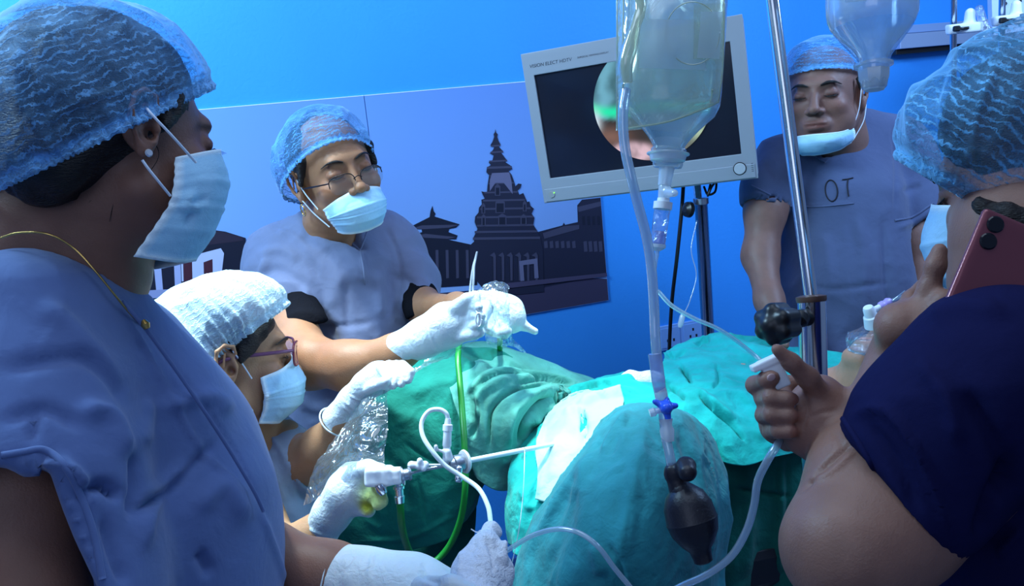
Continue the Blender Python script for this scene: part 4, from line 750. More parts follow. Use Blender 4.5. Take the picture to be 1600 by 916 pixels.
# ---- B: the seated operator in the bright cap
fB = Fr([[-0.4197, 0.9072, -0.0289], [0.075, 0.0664, 0.995], [-0.9045, -0.4155, 0.0959]], [-.5004, -.1099, -1.4568], 1.06)
B = thing('person', tocam(world(cs(380, 900, 1.5)) * np.array([1, 1, 0])), 'person in brightly lit pale net cap and purple framed spectacles, holding the camera handle', 'person')
neckB = pc([(345, 600, 1.47, 38), (352, 645, 1.48, 38), (372, 690, 1.50, 46), (380, 740, 1.52, 60)], .03)
armsB = pc([(440, 690, 1.55, 36), (478, 722, 1.50, 34), (500, 700, 1.47, 29), (530, 660, 1.44, 20), (575, 612, 1.41, 16)], .025) + pc([(400, 800, 1.42, 42), (430, 865, 1.34, 38), (490, 838, 1.32, 27), (530, 795, 1.30, 22)], .025)
face_hair(fB, B)
body('body', head_prims(fB) + neckB + armsB, .0024, SK_B, B, it=1, col=head_tint(fB))
body('hair', [fB.el((0, -.03, .035), (.080, .094, .080), k=.02), fB.rc((-.072, .03, .035), (-.080, .014, .004), .011, .006, .01), fB.el((0, -.075, -.035), (.06, .05, .05), k=.02), fB.rc((-.06, .06, .055), (-.074, .025, .02), .012, .012, .01)], .0042, HAIR, B, it=2, wr=[(.002, .02, 3)])
cap(fB, 'bouffant_cap', [fB.el((0, -.055, .005), (.090, .092, .085), k=.03), pe((345, 495, 1.45), (92, 68, 84), (0, 0, 12), .03), pe((288, 522, 1.46), (62, 66, 74), (0, 0, -30), .03), pe((390, 480, 1.45), (54, 46, 70), (0, 0, -12), .03), pe((300, 560, 1.46), (40, 40, 60), (0, 0, 0), .03)], planeof((445, 482, 1.4), (298, 592, 1.4), (371.5, 537, 1.7), (0, 1, 0)), CAP_B, B, .0034, 64, .0046, .0030, .028, rimw=.030, seed=5)
mask(fB, B, std_rows(zt=-.018, zb=-.118, yb=.080), loops=[[(-.068, .03, -.03), (-.08, .014, .0), (-.086, .002, .02)], [(-.056, .03, -.085), (-.076, .012, -.055), (-.086, -.002, -.035), (-.086, -.016, -.03)]], fl=[([(440, 580), (430, 610), (400, 625)], 4, .003)])
PUR = plain('purple_acetate', (.16, .05, .12), .3); glasses(fB, B, plain('red_brown_acetate', (.22, .04, .06), .3), y=.112, z=-.002, lw=.026, lh=.020, thick=.0021, tmpl=PUR)
e0 = fB.p(-.088, -.006, -.036); lathe('earring', e0, e0 + fB.R @ np.array([-.004, 0, 0]), [(0, .0035), (.5, .0048), (1, .003)], GEM, B, 10)
topB = pc([(360, 735, 1.54, 72), (400, 830, 1.52, 92), (420, 960, 1.50, 105)], .05) + pc([(425, 695, 1.56, 48), (452, 722, 1.54, 47), (474, 728, 1.51, 45)], .03) + pc([(330, 760, 1.46, 60), (380, 830, 1.42, 50)], .04)
topB += pc([(350, 640, 1.47, 40), (375, 672, 1.44, 30), (382, 705, 1.43, 6)], .006, 's') + pc([(490, 720, 1.49, 37), (520, 700, 1.46, 37)], .004, 's') + [cutoff(cs(520, 710, 1.47), .075, cs(478, 725, 1.49), (.97, .15, 0))]
body('scrub_top', topB, .005, SCR_B, B, it=2, wr=[(.004, .12, 31), (.0012, .045, 32)], fl=[([(385, 655), (430, 690), (470, 760)], 4, .004), ([(400, 700), (430, 780), (470, 830)], 7, -.006), ([(420, 720), (450, 790)], 6, .004), ([(395, 740), (420, 830)], 8, .005), ([(450, 740), (480, 790)], 5, -.004)])
gB = pc([(514, 674, 1.45, 28), (552, 625, 1.42, 21), (572, 602, 1.405, 20), (592, 590, 1.40, 23), (608, 586, 1.39, 19)], .015)
for (a, b, c) in (((596, 573), (610, 592), (603, 604)), ((608, 572), (622, 590), (614, 603)), ((619, 572), (633, 588), (627, 600)), ((628, 572), (641, 582), (638, 594))): gB += pc([(a[0], a[1], 1.378, 9.5), (b[0], b[1], 1.350, 8), (c[0], c[1], 1.345, 6.5)], .0015)
gB += pc([(576, 608, 1.385, 10), (590, 601, 1.352, 9), (602, 596, 1.335, 8)], .003) + [gcut((524, 659, 1.44), (545, 633, 1.42))]
body('glove', gB, .0019, GLOVE, B, it=1, col=glove_tint([]), fl=[([(535, 625), (555, 640), (570, 636)], 2, .0010), ([(532, 632), (552, 648), (568, 642)], 2, .0010), ([(545, 618), (565, 628)], 2, .0010), ([(578, 600), (590, 594)], 2, -.002)])
cuff('glove_cuff', (524, 659, 1.44), (545, 633, 1.42), 27 * 1.44 / FPX, B)
gB2 = pc([(488, 852, 1.33, 30), (520, 800, 1.30, 27), (545, 768, 1.285, 32), (562, 757, 1.28, 31)], .02) + pc([(548, 742, 1.28, 20), (575, 732, 1.25, 13), (596, 733, 1.235, 9)], .008) + pc([(570, 752, 1.27, 18), (596, 742, 1.24, 10)], .008)
gB2 += pc([(572, 775, 1.27, 20), (588, 772, 1.25, 14), (596, 783, 1.24, 9), (590, 790, 1.24, 8)], .008) + pc([(560, 790, 1.28, 16), (576, 798, 1.26, 11)], .008)
gB2 += [gcut((494, 843, 1.32), (512, 815, 1.31))]
body('glove', gB2, .0021, GLOVE, B, it=1, col=glove_tint([((586, 776, 1.24), .030, (.88, .92, .30)), ((573, 792, 1.25), .014, (.75, .66, .08))]), fl=[([(468, 820), (500, 835), (520, 838)], 2, .001), ([(545, 810), (570, 812), (590, 800)], 3, -.0015)])
cuff('glove_cuff', (494, 843, 1.32), (512, 815, 1.31), 30.5 * 1.32 / FPX, B)
tr = trousers(B, SCR_B, cs(370, 990, 1.55), cs(450, 990, 1.50), (.9, .3, 0), .08)

# ---- D: the man at the head of the table
fD = Fr(base_frame((-.50, -.16, .84)), (0, 0, 0), 1.02, 1.10); fD.t = cs(1274, 148, 2.0) - (fD.p(0, .085, 0))
D = thing('person', tocam(world(cs(1320, 700, 2.2)) * np.array([1, 1, 0])), 'person standing at back in slate scrubs marked OT, mask pulled down under the chin', 'person')
neckD = pc([(1310, 180, 2.10, 38), (1312, 225, 2.14, 38), (1315, 290, 2.18, 46)], .03)
armsD = pc([(1218, 275, 2.16, 28), (1196, 330, 2.12, 30), (1188, 400, 2.10, 26), (1202, 470, 2.02, 20), (1212, 500, 1.98, 19)], .03) + pc([(1425, 300, 2.18, 32), (1430, 380, 2.16, 32), (1444, 440, 2.12, 27), (1420, 520, 2.02, 20)], .03)
armsD += pc([(1212, 498, 1.98, 18), (1218, 515, 1.95, 17)], .01) + pc([(1210, 515, 1.95, 7), (1206, 535, 1.93, 6)], .004) + pc([(1219, 520, 1.95, 7), (1216, 542, 1.93, 6)], .004) + pc([(1228, 518, 1.95, 7), (1227, 540, 1.93, 6)], .004)
face_hair(fD, D, (.0034, .0028))
body('body', head_prims(fD, 1.25, 1.06, fat=1) + neckD + armsD, .0026, SK_D, D, it=1, col=head_tint(fD, lip=(.85, .5, .5)))
body('hair', [fD.el((0, -.045, .03), (.077, .078, .080), k=.02), fD.rc((.078, .02, .03), (.080, .010, .004), .007, .004, .01)], .005, HAIR, D, it=2)
cap(fD, 'bouffant_cap', [fD.el((0, -.018, .062), (.086, .104, .082), k=.03), fD.el((0, -.06, .05), (.078, .075, .075), k=.03)], (fD.p(0, .08, .056), fD.R @ np.array([0, -.16, 1.0])), CAP_D, D, .0046, 84, .0020, .0035, .035, seed=9)
mask(fD, D, [[(-.060, .045, -.098), (-.050, .075, -.094), (-.026, .098, -.092), (0, .106, -.092), (.026, .098, -.092), (.052, .072, -.090), (.066, .035, -.082)], [(-.062, .042, -.112), (-.050, .08, -.112), (-.026, .104, -.112), (0, .112, -.112), (.026, .104, -.112), (.054, .074, -.106), (.070, .030, -.094)], [(-.058, .035, -.128), (-.046, .066, -.130), (-.024, .088, -.131), (0, .096, -.132), (.024, .088, -.130), (.050, .062, -.122), (.068, .024, -.108)], [(-.046, .02, -.134), (-.038, .048, -.138), (-.02, .066, -.140), (0, .072, -.140), (.02, .066, -.138), (.04, .044, -.132), (.058, .012, -.118)]],
    loops=[[(.066, .036, -.084), (.078, .02, -.04), (.083, .004, .02), (.084, -.012, .03)], [(.068, .026, -.108), (.084, .002, -.07), (.088, -.012, -.035), (.086, -.02, -.02)]], pleats=False)
topD = pc([(1352, 214, 2.20, 34), (1385, 236, 2.22, 40)], .04) + pc([(1240, 246, 2.20, 40), (1300, 236, 2.22, 56), (1395, 238, 2.24, 56)], .06) + pc([(1312, 320, 2.20, 96), (1320, 450, 2.20, 100), (1325, 600, 2.2, 104), (1328, 700, 2.2, 106)], .06) + pc([(1222, 256, 2.17, 44), (1200, 292, 2.14, 37), (1193, 330, 2.12, 35)], .03) + pc([(1415, 262, 2.22, 50), (1428, 330, 2.19, 46), (1432, 352, 2.18, 44)], .03)
topD += pc([(1196, 325, 2.12, 32), (1190, 380, 2.10, 32)], .004, 's') + pc([(1431, 355, 2.17, 38), (1436, 420, 2.15, 38)], .004, 's')
topD += [cutoff(cs(1170, 400, 2.1), .14, cs(1195, 318, 2.13), (-.25, -.97, 0)), cutoff(cs(1442, 410, 2.16), .11, cs(1430, 346, 2.18), (.3, -.95, 0))]
topD += pc([(1312, 170, 2.09, 40), (1306, 205, 2.09, 34), (1290, 248, 2.115, 11)], .006, 's')
FD = [([(1245, 215), (1265, 235), (1288, 250)], 3, .004), ([(1340, 195), (1315, 225), (1288, 250)], 3, .004), ([(1232, 320), (1280, 322), (1335, 318)], 2, .002), ([(1392, 190), (1400, 260), (1398, 340)], 3, -.003), ([(1255, 300), (1262, 400), (1256, 500)], 8, -.005), ([(1340, 330), (1350, 420), (1345, 520)], 9, .005), ([(1380, 330), (1384, 430), (1388, 500)], 6, -.005), ([(1400, 200), (1430, 230), (1440, 270)], 7, .004), ([(1410, 300), (1440, 290)], 5, -.004), ([(1200, 250), (1215, 280)], 6, -.004), ([(1290, 360), (1300, 470)], 10, .004), ([(1240, 440), (1300, 452), (1400, 440)], 4, -.003), ([(1178, 300), (1200, 306), (1222, 318)], 4, .003), ([(1400, 358), (1430, 345), (1462, 325)], 4, .004)]
tD = body('scrub_top', topD, .006, SCR_D, D, it=2, wr=[(.005, .15, 41), (.001, .06, 42)], fl=FD)
INKM = plain('marker_ink', (.006, .006, .015), .7)
th = np.linspace(-.2, 2 * np.pi - .1, 26); O_ = [(1299 + 9.5 * math.cos(a) + 1.2 * math.sin(a), 298 + 16.5 * math.sin(a)) for a in th]
for L in (O_, [(1316, 281), (1324, 280), (1333, 278)], [(1325, 280), (1324, 290), (1325, 300), (1326, 307)]):
    P = on_surface(tD, L, .001)
    if len(P) > 1: V, Fs = tube_vf(P, .0017, 6, 40); mk('handwritten_letter', V, Fs, INKM, tD)
for L in ([(1243, 222), (1265, 238), (1289, 254)], [(1344, 200), (1318, 228), (1289, 254)], [(1234, 322), (1280, 323), (1334, 318)]): hem(tD, L, .0020, SCR_D, 0, 'neckline_binding')
hem(tD, [(1174, 290), (1198, 302), (1220, 314)], .0028, SCR_D)
hem(tD, [(1398, 345), (1428, 338), (1458, 318)], .0028, SCR_D)
trousers(D, SCR_D, cs(1290, 720, 2.22), cs(1370, 720, 2.22), (-.4, -.8, 0), .09)

# ---- E: the near woman at the right with the phone
fE = Fr(base_frame((-.74, -.20, -.60)), (0, 0, 0), 1.05); fE.t = cs(1474, 304, .915) - fE.p(.046, .085, 0)
Eo = thing('person', tocam(world(cs(1620, 900, .85)) * np.array([1, 1, 0])), 'person close at right in navy scrubs and blue net cap, phone at ear, fist raised', 'person')
neckE = pc([(1590, 360, .84, 95), (1620, 450, .84, 110), (1640, 540, .84, 140)], .04)
armE = pc([(1560, 680, .79, 90), (1480, 745, .78, 86), (1400, 820, .77, 88), (1328, 856, .76, 94), (1345, 740, .80, 70), (1385, 640, .84, 50), (1402, 575, .86, 38), (1412, 530, .87, 36)], .03)
fist = pc([(1500, 720, .98, 60), (1400, 735, .93, 52), (1345, 712, .88, 42), (1312, 695, .86, 40), (1290, 672, .85, 42)], .006) + pc([(1275, 640, .85, 38), (1262, 655, .85, 36), (1282, 612, .86, 26)], .02) + pc([(1250, 690, .845, 18), (1275, 700, .845, 22)], .015)
# thumb (up), index hooked, three fingers curled in to the palm
fist += pc([(1288, 625, .845, 20), (1262, 590, .825, 16.5), (1236, 566, .815, 13.5), (1214, 546, .81, 9.5)], .006)
fist += pc([(1240, 600, .90, 14), (1200, 598, .90, 15), (1180, 602, .868, 14), (1198, 593, .832, 13), (1207, 591, .828, 12)], .005)
for (x0, x1, y, r) in ((1193, 1238, 622, 13.5), (1194, 1240, 648, 13.5), (1205, 1240, 673, 12.5)):
    fist += pc([(x1 + 10, y - 2, .905, r), (x0 + 8, y, .902, r + 1), (x0, y + 1, .862, r + .5), (x0 + 12, y, .828, r), (x1 - 8, y + 1, .822, r - 1.5), (x1, y + 2, .828, r - 3)], .0035)
fist += pc([(1230, 690, .87, 16), (1215, 665, .89, 24), (1215, 625, .89, 24)], .01)
hand2 = pc([(1412, 530, 0.850, 34), (1405, 510, 0.830, 30), (1425, 500, 0.830, 28)], .02) + pc([(1428, 495, 0.825, 17), (1452, 450, 0.820, 15.5), (1462, 415, 0.815, 14.5), (1468, 392, 0.815, 12)], .007) + pc([(1402, 500, 0.830, 15), (1422, 466, 0.845, 11), (1440, 444, 0.855, 8.5)], .006) + pc([(1440, 500, 0.815, 18), (1475, 470, 0.805, 15), (1500, 470, 0.800, 13)], .008) + pc([(1430, 520, 0.815, 18), (1470, 505, 0.795, 15), (1500, 505, 0.785, 12)], .008)
def colE(V):
    c = head_tint(fE)(V)
    for p in ((1207, 589, .815), (1245, 622, .82), (1246, 648, .82), (1241, 673, .82)):
        w = np.exp(-(np.linalg.norm(V - cs(*p), axis=1) / .0075) ** 4)[:, None]; c = c * (1 - w) + c * np.array([1.15, 1.0, 1.05]) * w
    return c
face_hair(fE, Eo)
bodyE = body('body', head_prims(fE, ears=(-1,)) + neckE + armE + fist + hand2, .0026, SK_E, Eo, it=1, col=colE, fl=[([(1258, 655), (1285, 645), (1310, 640)], 3, -.0012), ([(1250, 605), (1262, 640), (1250, 680)], 3, -.0015), ([(1222, 572), (1236, 580)], 2, -.0008), ([(1300, 670), (1318, 700)], 4, -.001), ([(1248, 772), (1290, 728), (1335, 690)], 3.5, -.0035), ([(1262, 752), (1296, 740), (1340, 700)], 5, .002)])
nl = fE  # fingernails
for p, q, r in (((1205, 590, .812), (1211, 588, .814), .0055),): body('fingernail', [el(cs(*p), (.0052, .0040, .0016), eul(10, 20, 10), .001)], .0008, plain('nail', (.52, .34, .33), .3), Eo)
body('hair', [fE.el((0, -.03, .03), (.080, .096, .084), k=.02), fE.rc((.07, .035, .035), (.079, .016, .004), .012, .008, .01), fE.rc((.055, .055, .05), (.074, .020, .010), .018, .020, .01), fE.rc((.074, .0, .0), (.070, -.03, -.03), .02, .02, .01), fE.el((0, -.075, -.03), (.066, .05, .05), k=.02), fE.el((0, -.02, .05), (.083, .098, .080), k=.02), pe((1600, 180, .90), (110, 90, 90), k=.03)] + pc([(1532, 322, .812, 13), (1575, 338, .797, 17), (1625, 350, .788, 22)], .01), .0045, HAIR, Eo, it=2, wr=[(.0025, .02, 3)])
cap(fE, 'bouffant_cap', [pe((1560, 190, .86), (140, 120, 125), (0, 0, 22), .03), pe((1492, 215, .86), (68, 64, 90), (0, 0, 30), .03), pe((1640, 150, .86), (150, 125, 125), (0, 0, 0), .03), pe((1640, 270, .86), (130, 90, 110), (0, 0, 0), .03)], planeof((1412, 256, .85), (1600, 366, .85), (1506, 311, 1.1), (0, 1, 0)), CAP_E, Eo, .0034, 96,   .0024, .0045, .034, seed=14,
    fl=[([(1440, 120), (1425, 170), (1430, 230)], 9, .005), ([(1500, 100), (1480, 150), (1470, 210)], 8, .004), ([(1440, 200), (1480, 215), (1520, 240)], 7, -.004), ([(1560, 90), (1530, 170), (1520, 230)], 7, .003)])
mask(fE, Eo, std_rows(zt=-.012, zb=-.116, yb=.085), loops=[[(.069, .03, -.03), (.08, .014, .0), (.086, .002, .02)]])
topE = pc([(1640, 620, .90, 150), (1650, 760, .88, 200), (1675, 950, .86, 245)], .05) + pc([(1540, 580, .755, 118), (1485, 670, .765, 120), (1425, 765, .77, 118)], .05) + pc([(1600, 570, .77, 110), (1700, 560, .79, 115)], .05)
nE_ = ip((1308, 655), (1440, 852)); nE_ = nE_ if nE_[0] < 0 else -nE_
topE += [cutoff(cs(1290, 860, .74), .20, [0, 0, 0], nE_, .006)]
topE += pc([(1400, 820, .775, 97), (1330, 870, .75, 104)], .004, 's')
FE = [([(1330, 650), (1380, 640), (1430, 700), (1470, 790), (1490, 850)], 6, .005), ([(1350, 655), (1400, 720), (1440, 810)], 9, -.004), ([(1500, 600), (1560, 700), (1590, 800)], 16, -.008), ([(1450, 500), (1500, 480), (1580, 490)], 14, .005), ([(1530, 850), (1550, 780), (1590, 700)], 12, -.010), ([(1430, 560), (1480, 620), (1500, 700)], 14, .005), ([(1560, 870), (1600, 820)], 10, .008)]
tE = body('scrub_top', topE, .005, SCR_E, Eo, it=2, wr=[(.006, .15, 51)], fl=FE)
hem(tE, [(1318, 655), (1338, 685), (1368, 735), (1402, 795), (1432, 842)], .0034, SCR_E)
trousers(Eo, SCR_E, cs(1640, 1050, .92), cs(1790, 1050, .92), (-.9, .2, 0), .09)

# ---- P: the patient
fP = Fr([[-0.3871, -0.2196, 0.8955], [-0.0267, 0.9735, 0.2272], [-0.9216, 0.0641, -0.3827]], [.8031, -.1747, -1.7277], 1.03)
fP = Fr(base_frame((-.25, .93, .15)), (0, 0, 0), 1.0); 
# the body lies away to the right: rebuild the frame with the crown to the right
fw = np.array([-.20, .96, .12]); fw /= np.linalg.norm(fw); up = np.array([.92, .12, -.36]); up -= fw * (up @ fw); up /= np.linalg.norm(up); fP = Fr(np.stack([-np.cross(fw, up), fw, up], 1), (0, 0, 0), 1.0); fP.t = cs(1330, 556, 1.72) - fP.p(0, .075, -.112)
Pp = thing('person', tocam(world(cs(1000, 700, 1.7)) * np.array([1, 1, 0]) + np.array([0, 0, .85])), 'patient lying under green drapes, only the chin showing beneath a clear oxygen mask', 'person')
body('body', head_prims(fP) + pc([(1372, 590, 1.76, 42), (1345, 620, 1.80, 44), (1290, 645, 1.86, 58), (1150, 640, 1.84, 66), (1000, 680, 1.78, 62), (900, 700, 1.72, 50)], .05) + pc([(900, 690, 1.74, 48), (820, 650, 1.76, 44), (760, 610, 1.78, 36)], .05) + pc([(980, 740, 1.55, 50), (1015, 745, 1.38, 48), (1030, 820, 1.36, 44)], .05), .0055, SK_P, Pp, it=2, col=head_tint(fP))
# ------------------------------------------------------------------ table and drapes
def drape(name, rows, nu, nv, mat, label, wr=(), fl=(), solid=.0022, cat='drape', nf=.004, ns=.12, seed=1, kind=None):
    V, Fs = loft(rows, nu, nv); N = vnormals(V, Fs)
    if np.mean(np.sum(N * -V, 1)) < 0: Fs = Fs[:, ::-1]; N = -N
    V = V + N * (fbm(V / ns, seed) * nf)[:, None]
    for w in wr: V = wrinkle(V, vnormals(V, Fs), *w)
    if fl: V = folds(V, Fs, fl)
    o = mk(name, V, Fs, mat, None, solid=solid); return tagit(o, label, cat)
tb = wp(1120, 700, 1.72); tz = wp(1150, 720, 1.72)[2] - .10
ax = wp(1330, 600, 1.78) - wp(860, 690, 1.66); ax[2] = 0; ax /= np.linalg.norm(ax); ay = np.array([-ax[1], ax[0], 0])
tc_ = (wp(1330, 600, 1.78) + wp(950, 690, 1.66)) / 2; tc_[2] = 0
tbl = thing('operating_table', tocam(tc_), 'black operating table hidden beneath the green drapes', 'table')
PADM = plain('table_pad', (.012, .014, .02), .5)
def tbox(name, a, b, c0, c1, z0, z1, mat, par, bv=.01):
    V = np.array([tc_ + ax * x + ay * y + np.array([0, 0, z]) for x in (a, b) for y in (c0, c1) for z in (z0, z1)]); return mk(name, V, [(0, 1, 3, 2), (4, 6, 7, 5), (0, 4, 5, 1), (2, 3, 7, 6), (0, 2, 6, 4), (1, 5, 7, 3)], mat, par, smooth=False, bevel=bv, iscam=False)
tbox('mattress', -.42, .62, -.20, .20, tz - .09, tz, PADM, tbl, .02); tbox('table_frame', -.42, .62, -.21, .21, tz - .13, tz - .092, STEEL, tbl); tbox('column', -.12, .16, -.14, .14, .10, tz - .13, BLACKP, tbl); tbox('base', -.40, .45, -.20, .20, 0, .10, BLACKP, tbl)

# far leg drape: flat dark panel and lighter folded upper
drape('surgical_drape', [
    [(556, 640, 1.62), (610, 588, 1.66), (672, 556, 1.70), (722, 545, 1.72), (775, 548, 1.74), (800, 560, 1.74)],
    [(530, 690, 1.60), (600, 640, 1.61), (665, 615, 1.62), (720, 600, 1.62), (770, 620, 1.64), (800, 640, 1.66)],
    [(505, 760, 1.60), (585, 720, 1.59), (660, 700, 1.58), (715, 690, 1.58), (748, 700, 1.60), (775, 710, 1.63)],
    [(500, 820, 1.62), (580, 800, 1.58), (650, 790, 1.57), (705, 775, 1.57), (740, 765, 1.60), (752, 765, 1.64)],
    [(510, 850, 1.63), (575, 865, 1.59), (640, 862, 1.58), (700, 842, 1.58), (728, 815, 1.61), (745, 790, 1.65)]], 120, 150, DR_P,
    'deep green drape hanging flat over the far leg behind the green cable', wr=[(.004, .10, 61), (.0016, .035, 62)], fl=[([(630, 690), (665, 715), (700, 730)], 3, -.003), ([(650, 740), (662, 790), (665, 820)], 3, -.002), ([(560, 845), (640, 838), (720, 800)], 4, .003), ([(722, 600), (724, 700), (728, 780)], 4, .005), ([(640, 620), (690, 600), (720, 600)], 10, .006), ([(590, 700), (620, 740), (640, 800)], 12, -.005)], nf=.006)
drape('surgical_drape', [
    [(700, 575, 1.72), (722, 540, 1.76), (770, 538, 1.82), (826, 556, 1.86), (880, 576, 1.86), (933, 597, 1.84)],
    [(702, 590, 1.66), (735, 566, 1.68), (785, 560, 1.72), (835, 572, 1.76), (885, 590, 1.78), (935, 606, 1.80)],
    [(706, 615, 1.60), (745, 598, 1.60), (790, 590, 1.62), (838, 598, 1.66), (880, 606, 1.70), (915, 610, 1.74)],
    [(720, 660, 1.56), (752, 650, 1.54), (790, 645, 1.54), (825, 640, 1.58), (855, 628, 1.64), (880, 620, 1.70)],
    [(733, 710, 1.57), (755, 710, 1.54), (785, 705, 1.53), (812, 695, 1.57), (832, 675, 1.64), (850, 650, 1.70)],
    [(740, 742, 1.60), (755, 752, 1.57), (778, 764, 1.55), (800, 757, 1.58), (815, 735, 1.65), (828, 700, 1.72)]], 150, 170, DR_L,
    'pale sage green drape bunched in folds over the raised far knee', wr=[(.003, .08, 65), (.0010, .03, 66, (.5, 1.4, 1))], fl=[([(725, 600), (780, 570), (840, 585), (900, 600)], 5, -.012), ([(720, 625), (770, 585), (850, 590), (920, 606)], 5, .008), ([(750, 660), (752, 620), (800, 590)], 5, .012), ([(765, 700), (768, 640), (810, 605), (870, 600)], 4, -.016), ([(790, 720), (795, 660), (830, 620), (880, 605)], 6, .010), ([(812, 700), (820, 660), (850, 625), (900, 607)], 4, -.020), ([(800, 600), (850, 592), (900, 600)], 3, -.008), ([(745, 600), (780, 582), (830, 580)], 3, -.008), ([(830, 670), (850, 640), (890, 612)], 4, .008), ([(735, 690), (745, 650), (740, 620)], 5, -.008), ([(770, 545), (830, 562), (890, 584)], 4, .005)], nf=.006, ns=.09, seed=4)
d2 = drape('surgical_drape', [
    [(735, 560, 1.92), (790, 575, 1.95), (860, 590, 1.95), (930, 600, 1.92), (990, 590, 1.90), (1050, 590, 1.90)],
    [(770, 640, 1.72), (812, 640, 1.73), (860, 622, 1.74), (905, 606, 1.76), (960, 590, 1.78), (1040, 588, 1.80)],
    [(800, 700, 1.60), (835, 690, 1.56), (875, 665, 1.55), (915, 640, 1.58), (970, 622, 1.62), (1040, 610, 1.66)],
    [(796, 745, 1.50), (825, 740, 1.45), (870, 715, 1.44), (920, 690, 1.46), (975, 665, 1.50), (1040, 650, 1.55)],
    [(792, 790, 1.46), (815, 800, 1.40), (860, 790, 1.38), (910, 770, 1.39), (960, 760, 1.42), (1020, 760, 1.45)],
    [(796, 850, 1.45), (815, 870, 1.39), (860, 880, 1.37), (900, 890, 1.37), (950, 900, 1.40), (1010, 920, 1.42)]], 140, 160, DR_T,
    'bright teal drape over the abdomen under the lamp, hanging down at its left edge', wr=[(.004, .08, 70), (.002, .032, 71)], fl=[([(850, 640), (900, 612), (960, 600), (1010, 590)], 5, .010), ([(838, 660), (870, 625), (930, 600)], 5, -.010), ([(815, 720), (840, 700), (850, 660)], 5, .008), ([(870, 620), (920, 604), (980, 596)], 3, -.006), ([(900, 640), (940, 620), (1000, 612)], 6, .010), ([(905, 650), (915, 665), (912, 690)], 5, -.008), ([(812, 760), (830, 800)], 6, .004)], nf=.005, seed=6)
def conform(o, rows, nu, nv, lift):                # a pale lamplight patch laid on a drape: the outline is dropped onto the mesh below
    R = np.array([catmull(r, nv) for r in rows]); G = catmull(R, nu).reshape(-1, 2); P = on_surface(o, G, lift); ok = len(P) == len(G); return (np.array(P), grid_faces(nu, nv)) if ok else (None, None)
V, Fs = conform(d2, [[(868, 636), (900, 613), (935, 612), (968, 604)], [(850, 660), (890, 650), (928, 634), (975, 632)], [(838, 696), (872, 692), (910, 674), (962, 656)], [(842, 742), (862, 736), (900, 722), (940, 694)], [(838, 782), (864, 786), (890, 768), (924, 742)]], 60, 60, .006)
if V is not None:  # pale overlay on the abdomen drape, lamp glare put into its colour
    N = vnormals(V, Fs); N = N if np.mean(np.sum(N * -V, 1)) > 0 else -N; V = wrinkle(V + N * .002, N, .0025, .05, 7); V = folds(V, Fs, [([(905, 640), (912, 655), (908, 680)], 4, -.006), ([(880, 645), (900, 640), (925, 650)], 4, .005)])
    tagit(mk('lamp_glare_patch', V, Fs, plain('lamplit_drape', (.38, .72, .70), .8, bump=[(60, .002)]), None, solid=.002), 'pale patch for lamp glare on the drape where the long scope shaft enters', 'cloth')
drape('surgical_drape', [
    [(930, 690, 1.50), (950, 655, 1.50), (980, 636, 1.50), (1020, 634, 1.50), (1065, 645, 1.50), (1110, 685, 1.52)],
    [(890, 735, 1.38), (935, 690, 1.33), (980, 660, 1.30), (1030, 655, 1.30), (1080, 668, 1.34), (1118, 700, 1.44)],
    [(855, 780, 1.32), (915, 750, 1.22), (975, 735, 1.17), (1035, 730, 1.17), (1090, 735, 1.24), (1128, 755, 1.38)],
    [(825, 840, 1.30), (890, 825, 1.18), (965, 815, 1.12), (1035, 810, 1.12), (1095, 812, 1.20), (1132, 820, 1.35)],
    [(795, 905, 1.29), (870, 905, 1.17), (955, 905, 1.11), (1035, 905, 1.11), (1095, 900, 1.19), (1130, 895, 1.34)],
    [(780, 990, 1.28), (860, 1000, 1.17), (950, 1010, 1.12), (1035, 1010, 1.12), (1095, 1000, 1.19), (1125, 990, 1.33)]], 150, 170, DR_K,
    'sheer blue-green drape over the near raised leg, behind the black hand pump', wr=[(.006, .10, 75, (1.5, .5, 1)), (.0022, .035, 76, (1.4, .5, 1))], fl=[([(960, 660), (920, 720), (860, 800), (810, 880)], 10, .006), ([(1010, 650), (990, 760), (960, 900)], 12, .005), ([(1060, 660), (1080, 740), (1085, 860)], 9, -.006), ([(1100, 690), (1112, 770), (1112, 880)], 6, .006), ([(900, 760), (880, 830), (850, 910)], 12, -.005), ([(930, 850), (940, 900)], 10, .005), ([(985, 640), (960, 680), (940, 720)], 6, .006), ([(950, 850), (968, 880), (975, 916)], 4, -.004)], nf=.006, seed=9)
